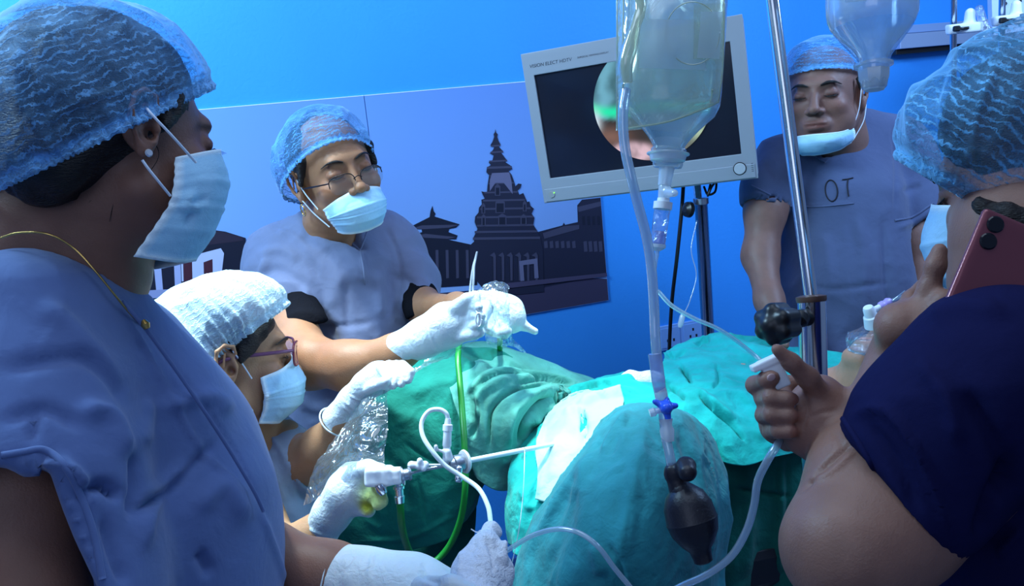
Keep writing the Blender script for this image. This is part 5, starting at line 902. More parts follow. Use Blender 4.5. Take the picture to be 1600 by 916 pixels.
drape('surgical_drape', [
    [(1035, 548, 1.98), (1060, 535, 2.00), (1105, 526, 2.02), (1150, 524, 2.03), (1195, 532, 2.02), (1250, 545, 2.0), (1320, 560, 1.96), (1372, 596, 1.92)],
    [(1038, 560, 1.90), (1065, 555, 1.90), (1110, 548, 1.90), (1155, 548, 1.90), (1200, 556, 1.88), (1255, 572, 1.86), (1320, 590, 1.83), (1370, 604, 1.82)],
    [(1032, 590, 1.76), (1062, 590, 1.74), (1110, 590, 1.72), (1160, 592, 1.72), (1210, 600, 1.72), (1262, 612, 1.70), (1315, 622, 1.70), (1362, 620, 1.74)],
    [(1040, 622, 1.64), (1068, 625, 1.62), (1112, 630, 1.60), (1160, 636, 1.60), (1210, 645, 1.60), (1265, 655, 1.60), (1310, 650, 1.64), (1352, 640, 1.70)],
    [(1060, 650, 1.58), (1085, 660, 1.55), (1122, 675, 1.53), (1162, 684, 1.53), (1205, 690, 1.54), (1255, 690, 1.56), (1302, 676, 1.60), (1345, 655, 1.68)],
    [(1075, 680, 1.58), (1098, 698, 1.54), (1128, 722, 1.51), (1165, 728, 1.51), (1205, 716, 1.52), (1250, 705, 1.55), (1298, 690, 1.60), (1340, 668, 1.68)]], 150, 210, DR_T,
    'bright teal drape over the chest, creased, behind the chrome pole', wr=[(.005, .08, 80), (.0024, .030, 81)], fl=[([(1062, 570), (1075, 590), (1082, 600)], 3, -.006), ([(1090, 615), (1115, 640), (1145, 665), (1165, 690)], 3, -.016), ([(1085, 608), (1118, 632), (1150, 658)], 5, .006), ([(1120, 570), (1122, 595), (1112, 608)], 3, -.006), ([(1045, 605), (1062, 615), (1072, 625)], 3, -.010), ([(1062, 572), (1072, 585), (1080, 598)], 3, -.010), ([(1180, 620), (1210, 640), (1230, 680)], 6, .006), ([(1260, 570), (1290, 600), (1300, 640)], 6, .007), ([(1285, 590), (1310, 605), (1335, 612)], 4, -.007), ([(1040, 552), (1055, 558), (1075, 545)], 4, -.006), ([(1088, 540), (1095, 530), (1110, 528)], 6, -.012), ([(1200, 545), (1230, 560), (1300, 600)], 5, .005), ([(1315, 590), (1330, 610), (1345, 622)], 4, -.005), ([(1150, 600), (1180, 650), (1190, 700)], 8, .004), ([(1140, 545), (1170, 560), (1195, 575)], 5, .005)], nf=.007, ns=.08, seed=12)
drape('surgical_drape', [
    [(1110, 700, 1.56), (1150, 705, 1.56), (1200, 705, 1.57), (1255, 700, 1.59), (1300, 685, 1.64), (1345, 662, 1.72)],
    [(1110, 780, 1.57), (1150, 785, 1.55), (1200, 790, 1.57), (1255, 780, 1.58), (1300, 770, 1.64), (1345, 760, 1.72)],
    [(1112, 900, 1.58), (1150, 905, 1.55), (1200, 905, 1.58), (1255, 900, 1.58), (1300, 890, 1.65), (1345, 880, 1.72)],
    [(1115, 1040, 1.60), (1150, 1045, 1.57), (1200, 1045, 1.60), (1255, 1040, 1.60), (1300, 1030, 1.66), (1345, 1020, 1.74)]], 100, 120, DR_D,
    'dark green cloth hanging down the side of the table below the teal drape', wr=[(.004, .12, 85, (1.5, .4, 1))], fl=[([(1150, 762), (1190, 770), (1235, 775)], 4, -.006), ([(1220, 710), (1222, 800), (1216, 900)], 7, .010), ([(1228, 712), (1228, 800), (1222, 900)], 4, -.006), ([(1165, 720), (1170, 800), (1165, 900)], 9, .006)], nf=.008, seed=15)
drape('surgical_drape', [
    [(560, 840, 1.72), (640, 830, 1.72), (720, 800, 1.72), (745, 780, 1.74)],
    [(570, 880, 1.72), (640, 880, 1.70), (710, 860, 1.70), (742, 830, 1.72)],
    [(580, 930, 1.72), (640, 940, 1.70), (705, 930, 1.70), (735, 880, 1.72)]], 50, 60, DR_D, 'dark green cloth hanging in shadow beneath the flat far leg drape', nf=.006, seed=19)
gz = body('gauze_pad', [pe((1000, 600, 1.72), (30, 20, 16), (0, 0, -12), .02), pe((985, 605, 1.71), (18, 16, 14), (0, 0, 20), .02), pe((1022, 592, 1.72), (16, 14, 14), k=.02)], .004, GAUZE, None, it=1, wr=[(.004, .04, 5)]); tagit(gz, 'crumpled white gauze pad lying between the teal drapes', 'gauze')
# dark oval badge on the drape next to the wrist
bd = thing('printed_badge', cs(1336, 640, 1.62), 'dark oval badge with white lettering lying between the raised wrist and the forearm', 'badge')
bp = body('disc', [pe((1338, 645, 1.62), (28, 18, 9), (0, 0, 8), .01)], .0025, plain('badge_black', (.02, .018, .025), .3), bd, it=1)
WINK = plain('white_ink', (.75, .78, .85), .5)
for L in ([(1323, 640), (1330, 639)], [(1327, 636), (1327, 646), (1331, 646)], [(1333, 642), (1337, 641), (1334, 645), (1338, 645)], [(1341, 645), (1341, 640), (1344, 639)], [(1346, 636), (1355, 635)], [(1350, 636), (1351, 643)], [(1322, 654), (1326, 650), (1330, 653)], [(1334, 652), (1340, 650)], [(1343, 650), (1348, 649), (1352, 649)]):
    P = on_surface(bp, L, .0006)
    if len(P) > 1: V, Fs = tube_vf(P, .0009, 5, 12); mk('lettering', V, Fs, WINK, bp)

# ------------------------------------------------------------------ oxygen mask
om = thing('oxygen_mask', cs(1350, 545, 1.66), 'clear oxygen mask with white elbow over the mouth of the patient', 'mask')
body('mask_shell', [pe((1355, 535, 1.66), (32, 20, 34), (0, 0, -14), .01), pe((1366, 522, 1.66), (20, 18, 24), (0, 0, -10), .012)] + pc([(1328, 545, 1.66, 5), (1350, 550, 1.63, 5), (1380, 543, 1.65, 5)], .006), .0028, CLEAR, om, it=1)
tube('rim', [(1326, 520, 1.69), (1324, 540, 1.66), (1335, 551, 1.635), (1356, 552, 1.625), (1378, 545, 1.64), (1386, 525, 1.66)], .0022, CLEAR, om, 8); tube('rim_bead', [(1332, 528, 1.65), (1346, 531, 1.632), (1362, 531, 1.632), (1376, 526, 1.645)], .0016, CLEAR, om, 8)
lathe('elbow', cs(1366, 508, 1.635), cs(1356, 480, 1.62), [(0, .019), (.25, .017), (.5, .015), (.55, .012), (.9, .011), (1, .009)], WHITEP, om, 24); lathe('side_port', cs(1359, 488, 1.625), cs(1374, 480, 1.63), [(0, .006), (1, .006)], WHITEP, om, 14)
lathe('tube_connector', cs(1373, 481, 1.63), cs(1391, 470, 1.64), [(0, .005), (.2, .009), (.4, .009), (.5, .007), (.8, .009), (1, .006)], plain('violet_plastic', (.45, .35, .75), .3), om, 16)
tagit(tube('oxygen_tube', [(1390, 471, 1.64), (1402, 466, 1.66), (1418, 460, 1.70), (1450, 452, 1.8), (1500, 450, 1.95)], .0034, TUBE), 'violet tinted thin tube leading from the oxygen mask to the right', 'tube')
tagit(tube('thin_line', [(1394, 470, 1.63), (1404, 462, 1.64), (1413, 455, 1.66)], .0012, TUBE), 'very thin short clear line above the oxygen mask connector', 'tube')

# ------------------------------------------------------------------ IV pole
ip = thing('iv_pole', tocam(wp(1276, 900, 1.16) * np.array([1, 1, 0])), 'near chrome drip pole with black knob, left of the slate scrubs', 'pole')
pt = wp(1207, 0, 1.15); pm = wp(1268, 465, 1.15); ft = np.array(ip.location)
lathe('outer_tube', cs(1268, 464, 1.15), tocam(ft + np.array([0, 0, .05])), [(0, .0188), (1, .0188)], CHROME, ip, 32); lathe('inner_tube', cs(1272, 500, 1.15), cs(1190, -125, 1.15), [(0, .0092), (1, .0092)], CHROME, ip, 24)
lathe('end_collar', cs(1268, 472, 1.15), cs(1267, 461, 1.15), [(0, .0192), (.3, .0205), (.8, .0205), (1, .012)], plain('brown_nylon', (.10, .05, .035), .5), ip, 32)
top = cs(1190, -125, 1.15); tube('hook_arm', [top, cs(1120, -160, 1.10), cs(1050, -150, 1.04)], .005, CHROME, ip, 10, 40, iscs=True); tube('hook_arm', [top, cs(1260, -165, 1.11), cs(1352, -150, 1.06)], .005, CHROME, ip, 10, 40, iscs=True)
kn = np.array([1., 0, 0]); k0, k1 = cs(1262, 497, 1.14), cs(1205, 506, 1.08); tube('knob_screw', [k0, cs(1238, 500, 1.12)], .011, BLACKP, ip, 16, smooth=False, iscs=True); lathe('boss', cs(1256, 488, 1.133), cs(1244, 508, 1.122), [(0, .006), (.3, .012), (.7, .012), (1, .006)], BLACKP, ip, 16)
P = [rc(cs(1236, 502, 1.115), cs(1205, 508, 1.085), .013, .016, .006)]
a0, a1 = cs(1222, 505, 1.10), cs(1208, 507, 1.086); T = (a1 - a0) / np.linalg.norm(a1 - a0); u = np.cross(T, [0, 0, 1]); u /= np.linalg.norm(u); v = np.cross(T, u)
for q in range(6): d = (math.cos(q * math.pi / 3) * u + math.sin(q * math.pi / 3) * v) * .017; P.append(rc(a0 + d - T * .003, a1 + d * 1.0, .0105, .0115, .006))
body('clamp_knob', P, .0018, BLACKP, ip, it=1)
bs = [ft + np.array([math.cos(q * 2 * math.pi / 5 + .3) * .28, math.sin(q * 2 * math.pi / 5 + .3) * .28, .045]) for q in range(5)]
for q in bs: lg = tube('leg', [tocam(ft + np.array([0, 0, .10])), tocam((ft + q) / 2 + np.array([0, 0, .03])), tocam(q)], .013, CHROME, ip, 10, 12, iscs=True); lathe('castor', tocam(q + np.array([0, -.012, -.017])), tocam(q + np.array([0, .012, -.017])), [(0, .026), (.3, .028), (.7, .028), (1, .026)], BLACKP, lg, 20)

# ------------------------------------------------------------------ hanging bottle in a yellowed sleeve with drip chamber and line
d = 1.02
bt = thing('irrigation_bottle', cs(1043, 262, d), 'clear fluid bottle in a yellowed plastic sleeve hanging before the monitor', 'bottle')
prof = [(0, .0), (.0, .017), (.02, .0185), (.10, .019), (.12, .021), (.14, .022), (.16, .019), (.24, .026), (.42, .054), (.50, .0590), (.60, .060), (1.35, .060), (1.42, .05), (1.45, .0)]
lathe('bottle', cs(1043, 262, d), cs(1056, 62, d), [(t, r) for t, r in prof], BOTTLE, bt, 40, sx=1.0, sy=.62, closed=False)
lathe('fluid', cs(1044, 254, d), cs(1056, 62, d), [(0, .014), (.10, .015), (.18, .024), (.40, .051), (.50, .0565), (.95, .0572)], film('saline', (.62, .86, 1.0), .22, .05, .2), bt, 40, sx=1, sy=.6)
lathe('neck_collar', cs(1043, 256, d), cs(1044, 238, d), [(0, .012), (.25, .021), (.7, .0225), (.8, .026), (.9, .026), (1, .020)], MILKY, bt, 32)
V, Fs = loft([[(964, y, d - .055), (985, y + 0, d - .075), (1045, y, d - .085), (1105, y, d - .072), (1131, y, d - .055)] for y in (-60, 20, 90)] + [[(965, 155, d - .045), (985, 156, d - .06), (1045, 152, d - .068), (1105, 148, d - .058), (1124, 146, d - .045)], [(967, 204, d - .02), (985, 200, d - .035), (1045, 190, d - .04), (1105, 168, d - .03), (1122, 160, d - .02)]], 60, 60)
V = V + vnormals(V, Fs) * (fbm(V / .03, 3) * .0012)[:, None]; slv = mk('sleeve_front', V, Fs, YELLOWF, bt)
V, Fs = loft([[(964, y, d - .055), (985, y, d - .01), (1045, y, d + .045), (1105, y, d - .01), (1131, y, d - .055)] for y in (-60, 20, 90)] + [[(967, 204, d - .02), (985, 204, d + .02), (1045, 196, d + .04), (1105, 175, d + .02), (1122, 160, d - .02)]], 50, 50)
mk('sleeve_back', V, Fs, YELLOWF, bt)
for L in ([(967, 204, d - .022), (985, 200, d - .037), (1045, 190, d - .042), (1105, 168, d - .032), (1122, 160, d - .022)], [(975, 204, d - .035), (973, 100, d - .07), (974, 0, d - .075), (974, -60, d - .075)], [(1110, 160, d - .035), (1113, 140, d - .06)], [(964, 204, d - .02), (964, 90, d - .055), (964, -60, d - .055)], [(1131, -60, d - .055), (1130, 90, d - .055), (1123, 160, d - .02)]): tube('welded_seam', L, .0011, film('seam', (.85, .92, .7), .6, .1, .4) if 'seam' not in bpy.data.materials else bpy.data.materials['seam'], slv, 6, 40)
def patch(name, P, mat, par, th=.0004): P = [cs(*p) for p in P]; n = np.cross(P[1] - P[0], P[2] - P[0]); n /= np.linalg.norm(n); n = n if n @ P[0] < 0 else -n; return plate(name, P, n, th, mat, par)
P = on_surface(slv, catmull(np.array([catmull([(1001, 30), (1088, 31)], 24), catmull([(998, 106), (1104, 110)], 24)]), 20).reshape(-1, 2), .0012)
if len(P) == 480: mk('paper_label', np.array(P), grid_faces(20, 24), LABELF, bt)
V, Fs = loft([[(1083, 8, d - .082), (1110, 7, d - .074), (1133, 6, d - .06)], [(1083, 50, d - .082), (1110, 50, d - .074), (1132, 50, d - .06)], [(1082, 93, d - .082), (1108, 95, d - .074), (1129, 96, d - .06)]], 20, 16); pk = mk('pocket', V + np.array([0, 0, .003]), Fs, YELLOWF, bt)
V, Fs = loft([[(1094, 20, d - .084), (1112, 20, d - .078), (1127, 20, d - .068)], [(1088, 92, d - .084), (1108, 93, d - .078), (1123, 94, d - .068)]], 12, 12); mk('folded_label', V + np.array([0, 0, .004]), Fs, LABELF, bt)
t = np.linspace(0, 2 * np.pi, 50); mk('round_marking', *tube_vf([cs(1082 + 42 * math.cos(a), 52 + 49 * math.sin(a), d - .085 + .012 * max(0, math.cos(a)) ** 2) for a in t], .0007, 5, 90), bpy.data.materials['seam'], bt)
tube('sleeve_tube', [(990, -40, .93), (1000, 10, .93), (993, 40, .925), (984, 75, .925), (978, 100, .925), (980, 130, .93)], [.006, .007, .006, .009, .008, .006], bpy.data.materials['seam'], bt, 10, 60)
lathe('hanger_ring', cs(1046, -62, d), cs(1046, -66, d), [(0, .05), (1, .05)], MILKY, bt); tube('hanging_loop', [cs(1046, -66, d - .0), cs(1040, -110, d), cs(1050, -156, d)], .002, MILKY, bt, 8, 20, iscs=True)
# drip chamber and line
dl = thing('drip_line', cs(1047, 635, .96), 'clear drip chamber and tubing hanging down from the sleeved bottle, blue valve at its foot', 'tubing')
lathe('spike', cs(1042, 262, d), cs(1038, 290, d), [(0, .0095), (.6, .0085), (1, .008)], MILKY, dl, 20); body('elbow_port', pc([(1038, 292, d, 9), (1037, 308, d, 9)], .004) + pc([(1042, 300, d, 8), (1054, 302, .99, 6)], .004), .0018, MILKY, dl)
lathe('chamber_cap', cs(1037, 310, d), cs(1035, 327, d), [(0, .0075), (.3, .0078), (.35, .0115), (1, .0115)], WHITEP, dl, 24)
ch = lathe('drip_chamber', cs(1035, 326, d), cs(1027, 386, d), [(0, .0100), (.93, .0092), (1, .006)], CLEAR, dl, 24); lathe('chamber_fluid', cs(1031, 362, d), cs(1028, 382, d), [(0, .0084), (.9, .0080), (1, .005)], film('saline2', (.55, .62, 1.0), .5, .05, .3), ch, 20)
lathe('chamber_foot', cs(1028, 382, d), cs(1027, 392, d), [(0, .0098), (.5, .0098), (1, .004)], MILKY, dl, 20)
tube('drip_tube', [(1027, 390, d), (1026, 400, d), (1024, 410, d), (1022, 425, d)], .0026, TUBE, dl, 8)
tube('main_tube', [(978, 140, .935), (974, 170, .93), (974, 205, .93), (978, 240, .93), (987, 280, .93), (997, 320, .935), (1010, 370, .94), (1018, 420, .945), (1022, 480, .95), (1024, 530, .95), (1027, 560, .95)], .0058, TUBE, dl, 12, 120)
tube('main_tube_bore', [(978, 140, .935), (974, 170, .93), (974, 205, .93), (978, 240, .93), (987, 280, .93), (997, 320, .935), (1010, 370, .94), (1018, 420, .945), (1022, 480, .95), (1024, 530, .95), (1027, 560, .95)], .0030, film('bore', (.55, .8, 1), .35, .05, .3), dl, 10, 120)
lathe('tube_coupling', cs(1023, 552, .95), cs(1031, 612, .95), [(0, .0064), (.02, .0078), (.7, .0078), (1, .0068)], film('coupling', (.55, .68, .95), .55, .15, .3), dl, 20)
lathe('lower_coupling', cs(1031, 606, .95), cs(1035, 630, .95), [(0, .0066), (.3, .0075), (.7, .0075), (1, .005)], MILKY, dl, 18)
BLUEP = plain('blue_plastic', (.03, .12, .80), .3); vc = cs(1040, 636, .945)
body('blue_valve', [rc(vc, cs(1023, 628, .945), .0055, .003, .003), rc(vc, cs(1056, 634, .943), .0055, .0032, .003), rc(vc, cs(1044, 654, .943), .0055, .0036, .003), rc(vc, cs(1042, 624, .945), .0055, .003, .003), rc(vc + np.array([0, 0, -.006]), vc + np.array([0, 0, .008]), .0072, .0066, .003)], .0013, BLUEP, dl, it=1)
lathe('side_port', cs(1034, 640, .945), cs(1015, 646, .945), [(0, .0035), (.5, .0035), (.6, .0052), (1, .0045)], MILKY, dl, 14); tube('lower_tube', [(1036, 640, .95), (1040, 680, .945), (1046, 710, .94), (1050, 730, .94)], .0058, TUBE, dl, 12); lathe('clear_luer', cs(1040, 655, .946), cs(1044, 690, .944), [(0, .008), (.3, .0065), (.5, .0085), (1, .0070)], MILKY, dl, 16)
# hand pump
hp = thing('hand_pump_bulb', cs(1098, 876, .93), 'black rubber squeeze bulb hanging from the drip tubing at the picture bottom', 'pump')
lathe('bulb', cs(1064, 755, .94), cs(1100, 880, .93), [(0, .008), (.06, .014), (.14, .022), (.28, .0275), (.45, .0290), (.47, .0297), (.49, .0290), (.62, .0265), (.76, .019), (.84, .0125), (.92, .011), (.98, .0105), (1, .008)], RUBBER, hp, 40)
body('valve', [rc(cs(1048, 742, .94), cs(1076, 728, .93), .0075, .0085, .004), rc(cs(1050, 735, .94), cs(1062, 765, .94), .0085, .0125, .004), rc(cs(1071, 728, .93), cs(1074, 738, .92), .0105, .0105, .003)], .0016, RUBBER, hp, it=1); lathe('valve_collar', cs(1054, 772, .94), cs(1075, 766, .935), [(0, .010), (.3, .013), (.7, .013), (1, .010)], RUBBER, hp, 20)
# second bottle at the top right
b2 = thing('saline_bottle', cs(1366, 140, 1.05), 'milky clear upside-down bottle hanging at top right before net-capped man', 'bottle')
lathe('bottle', cs(1366, 138, 1.05), cs(1360, -60, 1.05), [(0, .0135), (.01, .015), (.10, .0175), (.17, .0185), (.175, .0235), (.195, .0235), (.20, .0165), (.24, .0165), (.32, .024), (.50, .050), (.56, .0535), (.62, .0545), (1, .0545)], film('bottle2', (.96, 1, 1), .42, .12, .3), b2, 44)
lathe('fluid', cs(1366, 108, 1.05), cs(1360, -60, 1.05), [(0, .015), (.12, .021), (.37, .047), (.48, .0515), (1, .052)], film('saline3', (.60, .82, 1), .22, .05, .2), b2, 36)
lathe('cap', cs(1366, 141, 1.05), cs(1365, 108, 1.05), [(0, .0125), (.1, .0135), (.6, .0192), (.95, .0198), (1, .0165)], MILKY, b2, 8); patch('label', [(1310, -30, 1.002), (1384, -30, 1.002), (1352, 2, 1.002), (1320, 4, 1.002)], LABELF, b2); tube('hanging_loop', [cs(1360, -58, 1.05), cs(1354, -110, 1.05), cs(1352, -150, 1.06)], .002, MILKY, b2, 8, 20, iscs=True)
# ------------------------------------------------------------------ tubing across the drapes
tagit(tube('infusion_tube', [(1028, 455, 1.55), (1050, 478, 1.56), (1085, 498, 1.60), (1120, 513, 1.64), (1150, 532, 1.68), (1180, 556, 1.70), (1200, 575, 1.67), (1212, 600, 1.64)], .0042, TUBE), 'clear tube arching over the chest drape from the drip line to the right', 'tube')
tagit(tube('clear_tube', [(790, 862, 1.14), (830, 838, 1.12), (870, 827, 1.10), (905, 833, 1.08), (935, 855, 1.07), (960, 888, 1.07), (990, 925, 1.07), (1010, 960, 1.08)], .0036, TUBE), 'clear tube looping over the sheer near leg drape at the picture bottom', 'tube')
tagit(tube('thin_line', [(820, 700, 1.33), (818, 760, 1.28), (812, 820, 1.24), (800, 880, 1.22), (785, 930, 1.22)], .0008, TUBE), 'hair-thin clear line down the left edge of the near leg drape', 'tube')
tagit(tube('thin_line', [(1089, 345, 2.06), (1080, 390, 2.05), (1088, 430, 2.04), (1078, 470, 2.03), (1068, 492, 2.02), (1062, 505, 2.02)], .0014, TUBE), 'thin clear line dangling beside the monitor stand', 'tube'); x_ = lathe('line_connector', cs(1068, 488, 2.02), cs(1062, 512, 2.02), [(0, .004), (.3, .007), (.8, .007), (1, .004)], MILKY, None, 12); tagit(x_, 'small milky connector hanging before the wall socket', 'connector')
tagit(tube('control_line', [(1222, 680, .865), (1214, 696, .85), (1198, 722, .85), (1184, 752, .86), (1178, 790, .87), (1166, 830, .88), (1142, 870, .90), (1105, 898, .92), (1068, 915, .94), (1040, 930, .95)], .0042, TUBE), 'clear tube running from the raised fist down to the picture bottom', 'tube')
cl = thing('roller_clamp', cs(1205, 585, .83), 'small white plastic clamp pinched between thumb and finger of raised fist', 'clamp')
X = cs(1219, 604, .832) - cs(1200, 562, .832); X /= np.linalg.norm(X); Z = np.array([0, 0, 1.]); Y = np.cross(Z, X); Y /= np.linalg.norm(Y)
body('clamp_body', [rbox(cs(1209, 583, .834), (.0165, .0105, .006), .0015, np.stack([X, Y, Z], 1), .002), rbox(cs(1195, 568, .834), (.0035, .0145, .007), .001, np.stack([X, Y, Z], 1), .002)], .0011, WHITEP, cl, it=0)
# ------------------------------------------------------------------ phone
Pc = [cs(1538, 326, .765), cs(1650, 392, .765), cs(1590, 560, .74), cs(1478, 468, .78)]
ph = thing('smartphone', cs(1520, 440, .78), 'rose coloured smartphone with two round lenses held to the ear', 'phone')
X = cs(1600, 358, .762) - cs(1538, 326, .765); X /= np.linalg.norm(X); Yt = cs(1538, 326, .765) - cs(1478, 468, .760); Z = np.cross(X, Yt); Z /= np.linalg.norm(Z); Z = Z if Z @ Pc[0] < 0 else -Z; Y = Yt / np.linalg.norm(Yt); X = X - Y * (X @ Y); X /= np.linalg.norm(X)
pc0 = cs(1538, 326, .765) + X * .041 - Y * .078
Rm = np.stack([X, Y, Z], 1)
PINK = plain('rose_phone_back', (.21, .055, .07), .28, metal=.35, coat=.3)
body('back_cover', [rbox(pc0, (.042, .079, .0043), .0042, Rm, .001), rbox(pc0, (.038, .075, .0043), .004, Rm, .001)], .0016, PINK, ph, it=1)
for dx, dy, r in ((.0125, .0115, .0078), (.0125, .0285, .0078)): c = cs(1538, 326, .765) + X * dx - Y * dy + Z * .0035; lr = lathe('camera_lens', c, c + Z * .0028, [(0, r), (.7, r), (1, r * .85)], plain('lens_black', (.008, .008, .012), .12), ph, 28)
c = cs(1538, 326, .765) + X * .028 - Y * .0145 + Z * .0035; lathe('flash', c, c + Z * .001, [(0, .0028), (1, .0026)], plain('flash_pale', (.6, .5, .5), .3), ph, 14)
# ------------------------------------------------------------------ needle holder, camera sleeve, endoscope
BRIGHT = plain('bright_steel', (.85, .9, .92), .25, metal=.35)
fz = thing('needle_holder', cs(735, 480, 1.40), 'bright steel tweezer-like needle holder standing up from the gloved hand', 'forceps')
tube('blade', [(733, 466, 1.40), (736, 440, 1.40), (739, 418, 1.40), (743, 402, 1.40), (745, 393, 1.40)], [.0016, .0019, .0014, .0010], BRIGHT, fz, 8); tube('blade', [(738, 466, 1.395), (740, 440, 1.395), (741, 418, 1.398), (744, 402, 1.40), (746, 393, 1.40)], [.0016, .0019, .0014, .0010], BRIGHT, fz, 8)
t = np.linspace(0, 2 * np.pi, 30); mk('finger_ring', *tube_vf([cs(748 + 4.5 * math.cos(a), 500 + 10.5 * math.sin(a), 1.372) for a in t], .0014, 8, 60), BRIGHT, fz); tube('shank', [(735, 470, 1.40), (742, 482, 1.385), (747, 491, 1.373)], .0016, BRIGHT, fz, 8)
def filmsheet(rows, nu, nv, label, seed, name='plastic_sleeve', amp=.005, sc=.04):
    V, Fs = loft(rows, nu, nv); N = vnormals(V, Fs); V = wrinkle(V, N, amp, sc, seed); V = wrinkle(V, vnormals(V, Fs), amp * .5, sc * .45, seed + 3); return tagit(mk(name, V, Fs, FILMW), label, 'plastic sleeve')
filmsheet([[(588, 600, 1.395), (596, 604, 1.37), (606, 606, 1.355)], [(560, 632, 1.40), (585, 636, 1.35), (607, 634, 1.34)], [(535, 670, 1.39), (575, 675, 1.32), (606, 665, 1.33)], [(508, 710, 1.37), (560, 712, 1.29), (600, 705, 1.31)], [(486, 755, 1.35), (545, 742, 1.25), (596, 732, 1.27)], [(480, 790, 1.36), (510, 775, 1.27), (540, 770, 1.25)]], 110, 70, 'crinkled clear plastic sleeve stretched from the raised glove down to the camera', 3)
filmsheet([[(600, 606, 1.36), (650, 580, 1.40), (700, 556, 1.43), (745, 530, 1.44)], [(605, 602, 1.38), (655, 572, 1.42), (705, 545, 1.45), (748, 520, 1.46)], [(612, 596, 1.40), (658, 566, 1.44), (710, 535, 1.46), (752, 500, 1.47)]], 30, 100, 'clear plastic sleeve trailing from the long white glove towards the raised fist', 8, amp=.004)
filmsheet([[(752, 458, 1.50), (762, 446, 1.50), (778, 443, 1.52), (790, 448, 1.54)], [(742, 472, 1.46), (756, 464, 1.46), (778, 462, 1.48), (797, 466, 1.52)], [(744, 490, 1.45), (758, 486, 1.44), (776, 486, 1.47), (796, 490, 1.52)], [(756, 520, 1.48), (764, 518, 1.47), (776, 520, 1.50), (800, 524, 1.56)], [(762, 538, 1.54), (776, 538, 1.54), (800, 540, 1.58), (822, 552, 1.64)]], 70, 50, 'bunched clear plastic sleeve between the two gloved hands by the mural', 12, amp=.005, sc=.025)
en = thing('endoscope', cs(700, 725, 1.27), 'steel endoscope with long pale shaft pointing into the abdomen drape', 'endoscope')
X = cs(625, 745, 1.235) - cs(575, 745, 1.235); X /= np.linalg.norm(X); Z = np.array([0, 0, 1.]); Y = np.cross(Z, X)
body('camera_head', [rbox(cs(592, 744, 1.235), (.020, .0135, .014), .005, eul(0, 0, 4), .004), rbox(cs(614, 744, 1.235), (.013, .011, .012), .003, eul(0, 0, 4), .004)], .0018, WHITEP, en, it=1, wr=[(.0008, .012, 4)]); lathe('camera_button', cs(592, 758, 1.225), cs(600, 772, 1.225), [(0, .007), (.5, .0085), (1, .006)], CHROME, en, 18)
lathe('eyepiece_coupler', cs(624, 744, 1.24), cs(642, 740, 1.245), [(0, .0085), (.1, .0125), (.3, .0125), (.35, .009), (.75, .0085), (.8, .0105), (1, .0095)], STEEL, en, 28)
lathe('light_post', cs(622, 748, 1.24), cs(625, 786, 1.24), [(0, .0055), (.3, .006), (.32, .0085), (.42, .0085), (.45, .0065), (.7, .0065), (.72, .0080), (1, .0070)], CHROME, en, 24); lathe('small_pin', cs(632, 748, 1.235), cs(632, 758, 1.235), [(0, .001), (1, .0012)], CHROME, en, 8)
tube('telescope_rod', [(641, 740, 1.245), (670, 733, 1.26), (702, 727, 1.27)], .0024, CHROME, en, 12); tube('telescope_rod', [(665, 727, 1.255), (685, 727, 1.262), (700, 727, 1.27)], .0020, WHITEP, en, 10)
body('stopcock', [rc(cs(655, 728, 1.25), cs(664, 727, 1.252), .0065, .0065, .002), rc(cs(643, 727, 1.25), cs(648, 727, 1.25), .0062, .0055, .002), rc(cs(648, 727, 1.25), cs(656, 727, 1.25), .003, .003, .002), rc(cs(656, 720, 1.247), cs(656, 722, 1.247), .0045, .0045, .002), rc(cs(662, 733, 1.247), cs(662, 731, 1.247), .004, .004, .002)], .0012, WHITEP, en, it=1)
lathe('sheath_hub', cs(700, 728, 1.27), cs(726, 722, 1.28), [(0, .006), (.05, .011), (.35, .011), (.4, .0135), (.9, .0135), (1, .012)], STEEL, en, 32); lathe('flange', cs(724, 722, 1.279), cs(729, 721, 1.282), [(0, .0175), (.5, .0185), (1, .016)], WHITEP, en, 32)
lathe('cannula', cs(729, 721, 1.282), cs(886, 690, 1.49), [(0, .0036), (.05, .0042), (.6, .0042), (1, .0034)], WHITEP, en, 16)
body('side_tap', [rc(cs(717, 733, 1.26), cs(716, 742, 1.255), .006, .005, .003), rc(cs(716, 748, 1.252), cs(718, 750, 1.252), .005, .0045, .002), rc(cs(714, 742, 1.253), cs(713, 752, 1.25), .002, .002, .002)], .0012, CHROME, en, it=1)
body('inflow_tap', [rc(cs(697, 722, 1.265), cs(698, 703, 1.26), .0055, .0055, .003), rc(cs(702, 716, 1.258), cs(700, 706, 1.256), .006, .005, .003), rc(cs(693, 706, 1.258), cs(683, 703, 1.256), .0024, .0022, .003), rc(cs(681, 703, 1.256), cs(681, 698, 1.256), .0028, .0034, .002)], .0012, WHITEP, en, it=1)
wt = thing('inflow_tube', cs(698, 700, 1.26), 'white looped tube joined to the top of the endoscope hub', 'tube')
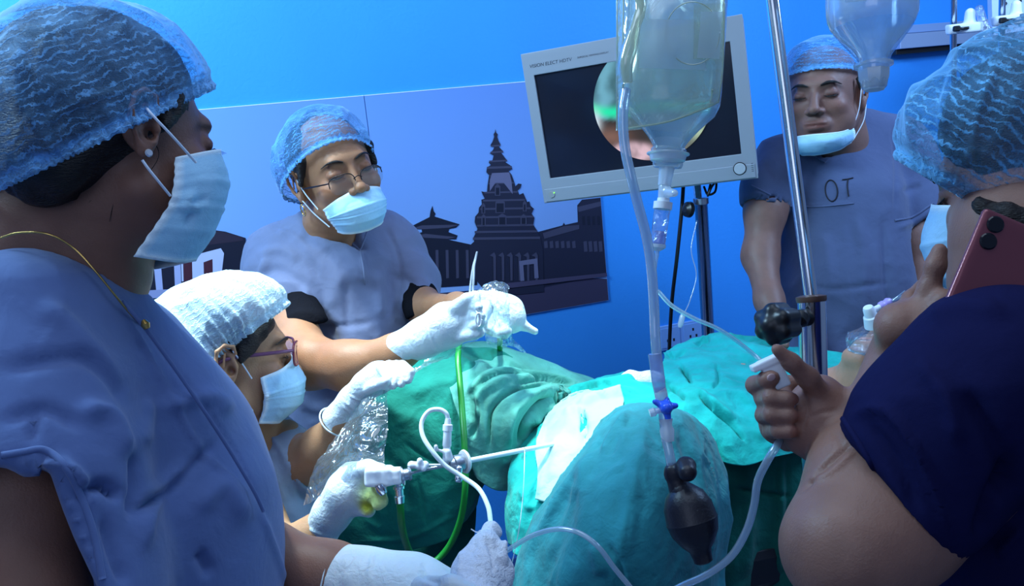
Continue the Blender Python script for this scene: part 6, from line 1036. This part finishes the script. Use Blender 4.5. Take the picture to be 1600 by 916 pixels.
lathe('connector', cs(698, 704, 1.26), cs(700, 654, 1.262), [(0, .0048), (.12, .0058), (.15, .0068), (.6, .0062), (.62, .0076), (.8, .0076), (.82, .0055), (1, .0042)], WHITEP, wt, 20)
WT = plain('white_tubing', (.75, .88, .9), .25, spec=.6); tube('tube', [(700, 656, 1.262), (697, 646, 1.262), (686, 640, 1.262), (670, 643, 1.26), (659, 660, 1.255), (661, 682, 1.245), (676, 706, 1.235), (696, 728, 1.235), (722, 745, 1.235), (748, 764, 1.22), (762, 790, 1.18), (766, 812, 1.14), (768, 832, 1.10)], .0035, WT, wt, 12, 140)
tagit(tube('light_cable', [(625, 784, 1.24), (626, 800, 1.25), (628, 822, 1.28), (634, 848, 1.34), (646, 874, 1.42), (662, 884, 1.46), (682, 876, 1.48), (704, 850, 1.48), (720, 810, 1.46), (727, 760, 1.44), (726, 700, 1.46), (722, 640, 1.50), (718, 590, 1.54), (716, 552, 1.58), (725, 520, 1.66), (760, 512, 1.66), (779, 522, 1.68), (781, 545, 1.74), (782, 570, 1.9)], .0058, GREENC, None, 14, 160), 'bright green light cable curving down from the endoscope and up past the knee', 'cable')
gb = body('gauze_bundle', pc([(755, 858, 1.05, 20), (745, 895, 1.03, 34), (740, 940, 1.0, 44)], .02) + pc([(765, 850, 1.05, 15), (782, 895, 1.04, 16), (775, 940, 1.03, 20)], .02) + pc([(762, 836, 1.07, 9), (768, 828, 1.08, 10), (776, 833, 1.08, 6)], .012) + pc([(790, 848, 1.04, 5), (786, 870, 1.03, 8)], .01), .0026, GAUZE, None, it=1, wr=[(.0016, .04, 3)], fl=[([(760, 842), (770, 870), (772, 900)], 3, -.003), ([(722, 860), (715, 900)], 4, .002), ([(745, 848), (735, 870)], 3, -.002)]); tagit(gb, 'white gauze wrapped round the tube end above the gloved hand at bottom', 'gauze')
tagit(tube('loose_thread', [(762, 832, 1.07), (752, 829, 1.07), (745, 832, 1.07), (736, 827, 1.07)], .0008, GAUZE), 'white loose thread sticking out left of the gauze bundle', 'thread')
